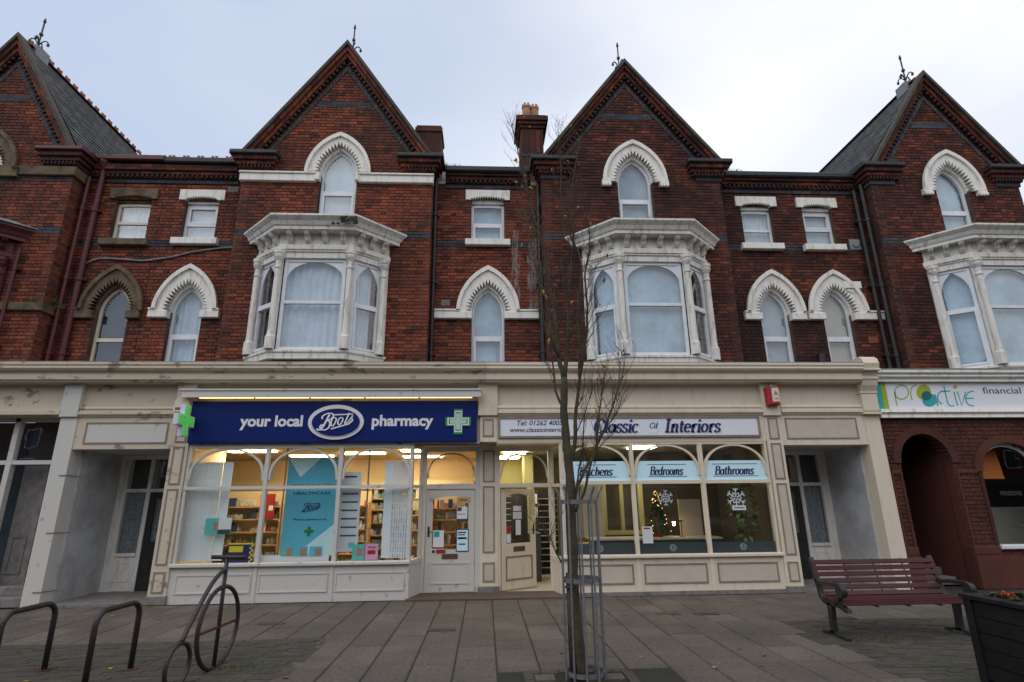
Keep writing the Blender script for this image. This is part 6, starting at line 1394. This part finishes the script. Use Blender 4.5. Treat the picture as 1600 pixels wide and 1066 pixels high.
limb([P(881, 640), P(868, 610, .1), P(864, 570, .1), P(850, 500, .1), P(845, 440, .1)], .016, .004)
limb([P(895, 790, .03), P(905, 755, .05), P(922, 720, .1), P(936, 690, .1), P(950, 655, .1), P(962, 620, .1), P(972, 590, .1), P(976, 570, .1)], .020, .004)
limb([P(898, 800, -.02), P(912, 770, -.05), P(920, 735, -.1), P(930, 700, -.1), P(934, 660, -.1), P(940, 620, -.1), P(945, 590, -.1)], .018, .004)
limb([P(898, 790, .0), P(903, 745, .1), P(910, 700, .1), P(914, 650, .1), P(925, 610, .1)], .014, .003)
limb([P(936, 690, .1), P(945, 670), P(958, 655), P(966, 640)], .009, .003)
limb([P(878, 880), P(868, 862), P(862, 845), P(860, 838)], .010, .003)
trunk.build('trunk', 'bark', tr, smooth=True)
main = list(limbs)
def twig(p, d, ln_, r_, lvl):
    n = 5; pts = [p]; q = Vector(p); dd = Vector(d)
    for i in range(n):
        dd = (dd+Vector((rt.uniform(-.25, .25), rt.uniform(-.25, .25), rt.uniform(-.02, .22)))).normalized(); q = q+dd*ln_/n; pts.append(Vector(q))
    twigs.tube(pts, [r_*(1-.75*i/n) for i in range(n+1)], 5)
    if rt.random() < .20: leaf_spots.append((pts[-1], dd))
    if lvl > 0:
        for k in range(rt.choice((2, 3, 3))):
            i = rt.randint(1, n-1); a = rt.uniform(0, 6.28)
            side = Vector((math.cos(a), math.sin(a), rt.uniform(.1, .9))).normalized(); twig(pts[i], (dd*.8+side*.8).normalized(), ln_*rt.uniform(.4, .65), r_*.55, lvl-1)
for li, (s, rr) in enumerate(main[1:]):
    k = len(s)
    for i in range(5, k):
        for rep in range(2 if i > k*.4 else 1):
            if rt.random() < .66:
                d = (s[i]-s[i-1]).normalized(); a = rt.uniform(0, 6.28); side = Vector((math.cos(a), math.sin(a), rt.uniform(.2, .8))).normalized()
                twig(s[i], (d*.9+side*.7).normalized(), rt.uniform(.2, .5), max(.0035, rr[i]*.40), 2)
twigs.build('twigs', 'twig', tr, kind='stuff')
lm = MB(); lm.add([(0, 0, 0), (.018, .014, -.008), (.055, .004, -.03), (.02, -.014, -.006), (.028, 0, .002)], [(0, 3, 4), (3, 2, 4), (2, 1, 4), (1, 0, 4)]); lme = lm.mesh('leaf', 'leafy')
rt.shuffle(leaf_spots)
extra = [P(x, y, -.12) for x, y in ((807, 240), (800, 250), (828, 196), (818, 180), (900, 235), (905, 226), (886, 250), (904, 250), (930, 640), (932, 645), (848, 452), (852, 460), (850, 455), (918, 340), (895, 470), (806, 246))]
for p, d in [(p, Vector((0, 0, 1))) for p in extra]+leaf_spots[:42]:
    o = put('leaf', lme, tr); o.location = p-tr.location; o.rotation_euler = (rt.uniform(-.6, .6), rt.uniform(.0, 1.2), rt.uniform(0, 6.28)); s = rt.uniform(.8, 1.5); o.scale = (s, s, s)
# galvanised guard
gd = thing('tree_guard', 'galvanised steel bar cage round the street tree', 'tree guard', (1.03, TY, 0))
gc = Vector((1.03, TY-.0, 0)); gr_ = .205
for i in range(10):
    a = 2*math.pi*(i+.35)/10; c, s = math.cos(a), math.sin(a); q = MB()
    pts = [gc+Vector((gr_*c, gr_*s, z)) for z in (0, .9, 1.72)]+[gc+Vector(((gr_+.02)*c, (gr_+.02)*s, 1.80)), gc+Vector(((gr_+.07)*c, (gr_+.07)*s, 1.88))]
    q.tube(pts, .0115, 6); q.build('bar', 'galv', gd)
for z in (.06, .93, 1.72):
    q = MB(); n = 28
    vs = []
    for i in range(n):
        a = 2*math.pi*i/n
        for r_, zz in ((gr_-.014, z-.022), (gr_-.02, z-.022), (gr_-.02, z+.022), (gr_-.014, z+.022)): vs.append((gc.x+r_*math.cos(a), gc.y+r_*math.sin(a), zz))
    q.add(vs, [(4*i+j, 4*i+(j+1) % 4, 4*((i+1) % n)+(j+1) % 4, 4*((i+1) % n)+j) for i in range(n) for j in range(4)]); q.build('hoop', 'galv', gd)
sk = thing('tree_stake', 'mossy round timber stake tied inside the tree guard', 'stake', (.90, TY-.02, 0)); MB().tube([(.90, TY-.02, -.02), (.895, TY-.02, 1.0)], .036, 10).build('post', 'bark', sk, smooth=True); MB().tube([(.90+.045*math.cos(a*.5), TY-.02+.045*math.sin(a*.5), .86) for a in range(13)], .012, 6).build('tie_strap', 'black', sk)
# fallen leaves, litter and weeds
lm = MB(); lm.add([(-.05, 0, .004), (-.01, .03, .012), (.05, .004, .006), (0, -.03, .010), (.0, 0, .002)], [(0, 3, 4), (3, 2, 4), (2, 1, 4), (1, 0, 4)]); lb_ = lm.mesh('fallen_leaf', 'brown_leaf'); ly_ = lm.mesh('fallen_leaf', 'leafy')
rq = random.Random(21)
for i in range(46):
    y = rq.uniform(-5.0, -.4); x = rq.uniform(-.85, .75)*(y+11.3); o = put('fallen_leaf', ly_ if i % 6 == 0 else lb_); o.location = (x, y, .006); o.rotation_euler = (0, 0, rq.uniform(0, 6.28)); s = rq.uniform(.4, 1.0); o.scale = (s, s, s)
    tag(o, 'small dry fallen leaf lying on the paving' if i % 6 else 'small yellow fallen leaf lying on the paving', 'leaf', 'brown fallen leaves on the paving' if i % 6 else 'yellow fallen leaves on the paving')
def weeds(label, spots, n=30, h=.08, spread=.15):
    q = MB()
    for (x, y, z) in spots:
        for i in range(n):
            a = rq.uniform(0, 6.28); r_ = rq.uniform(0, spread); x1, y1 = x+r_*math.cos(a), y+r_*.5*math.sin(a); hh = rq.uniform(.3, 1)*h; b = rq.uniform(0, 6.28); lx, ly = hh*.5*math.cos(b), hh*.5*math.sin(b)
            q.add([(x1-.006, y1, z), (x1+.006, y1, z), (x1+lx, y1+ly, z+hh)], [(0, 1, 2)])
    o = q.build('weeds', 'grass', None); tag(o, label, 'weeds'); o['kind'] = 'stuff'; return o
weeds('tufts of weeds in the block paving under the bench and the cycle stands', [(4.75, -3.7, 0), (5.0, -3.75, 0), (5.3, -3.6, 0), (6.2, -3.5, 0), (-2.85, -4.25, 0), (-2.6, -4.2, 0), (-4.8, -4.15, 0), (-6.0, -.08, 0)], 26, .05, .22)
weeds('weeds growing on the gutters and shopfront ledge', [(-1.0, .78, 9.75), (-.75, .80, 9.75), (6.2, .8, 9.76), (6.4, .8, 9.76), (-9.3, .6, 9.80), (-9.1, .72, 9.88), (-.25, .2, 4.50), (-.05, .25, 4.50), (3.7, -.25, 7.74), (-9.4, .72, 5.95), (-9.55, .7, 6.1), (-9.7, .42, 6.0), (10.2, .3, 9.8)], 34, .16, .16)
# ------------------------------------------------------------------ houses across the street (seen only as reflections in the glass)
def far_house(x0, x1, label, m, seed):
    rq = random.Random(seed); Y = -31.0; h = 10.2+rq.uniform(-.5, .6)
    t = thing('terraced_house', label, 'house', ((x0+x1)/2, Y, 0))
    MB().box(x0, x1, Y-8, Y, 0, h).build('wall', m, t); MB().polyx([(Y+.3, h), (Y-4, h+2.6), (Y-8.3, h)], x0-.01, x1-.01).build('roof', 'slate', t)
    n = 4
    for f in range(3):
        for i in range(n):
            cx = x0+(x1-x0)*(i+.5)/n; z = 3.9+f*2.1
            w_ = MB().box(cx-.55, cx+.55, Y+.004, Y+.06, z, z+1.35).build('window', 'upvc', t); MB().box(cx-.47, cx+.47, Y+.062, Y+.07, z+.08, z+1.27).build('pane', 'darkroom', w_)
    MB().box(x0+.1, x1-.1, Y+.01, Y+.12, 2.75, 3.35).build('fascia', rq.choice(('cream', 'maroon', 'slateblue')), t); s = MB()
    for i in range(4): a = x0+.4+(x1-x0-.8)*i/4; s.box(a, a+(x1-x0)/4-.35, Y+.01, Y+.06, .5, 2.6)
    s.build('shop_window', 'darkroom', t)
for i, (a, b, m, l) in enumerate(((-26, -14.5, 'brick', 'first brick house from the left across the street'), (-14.45, -3.2, 'brick_dark', 'second sooty house across the street'), (-3.15, 8.6, 'brick', 'third brick house across the street'), (8.65, 20, 'cream_old', 'fourth cream rendered house across the street'), (20.05, 31, 'brick_dark', 'fifth house across the street, sooty brick'), (31.05, 43, 'brick', 'sixth house across the street, red brick'), (43.05, 56, 'brick_dark', 'last sooty house at the right end across the street'), (-38, -26.05, 'brick_dark', 'sooty house at the far left end across the street'))): far_house(a, b, l, m, i)
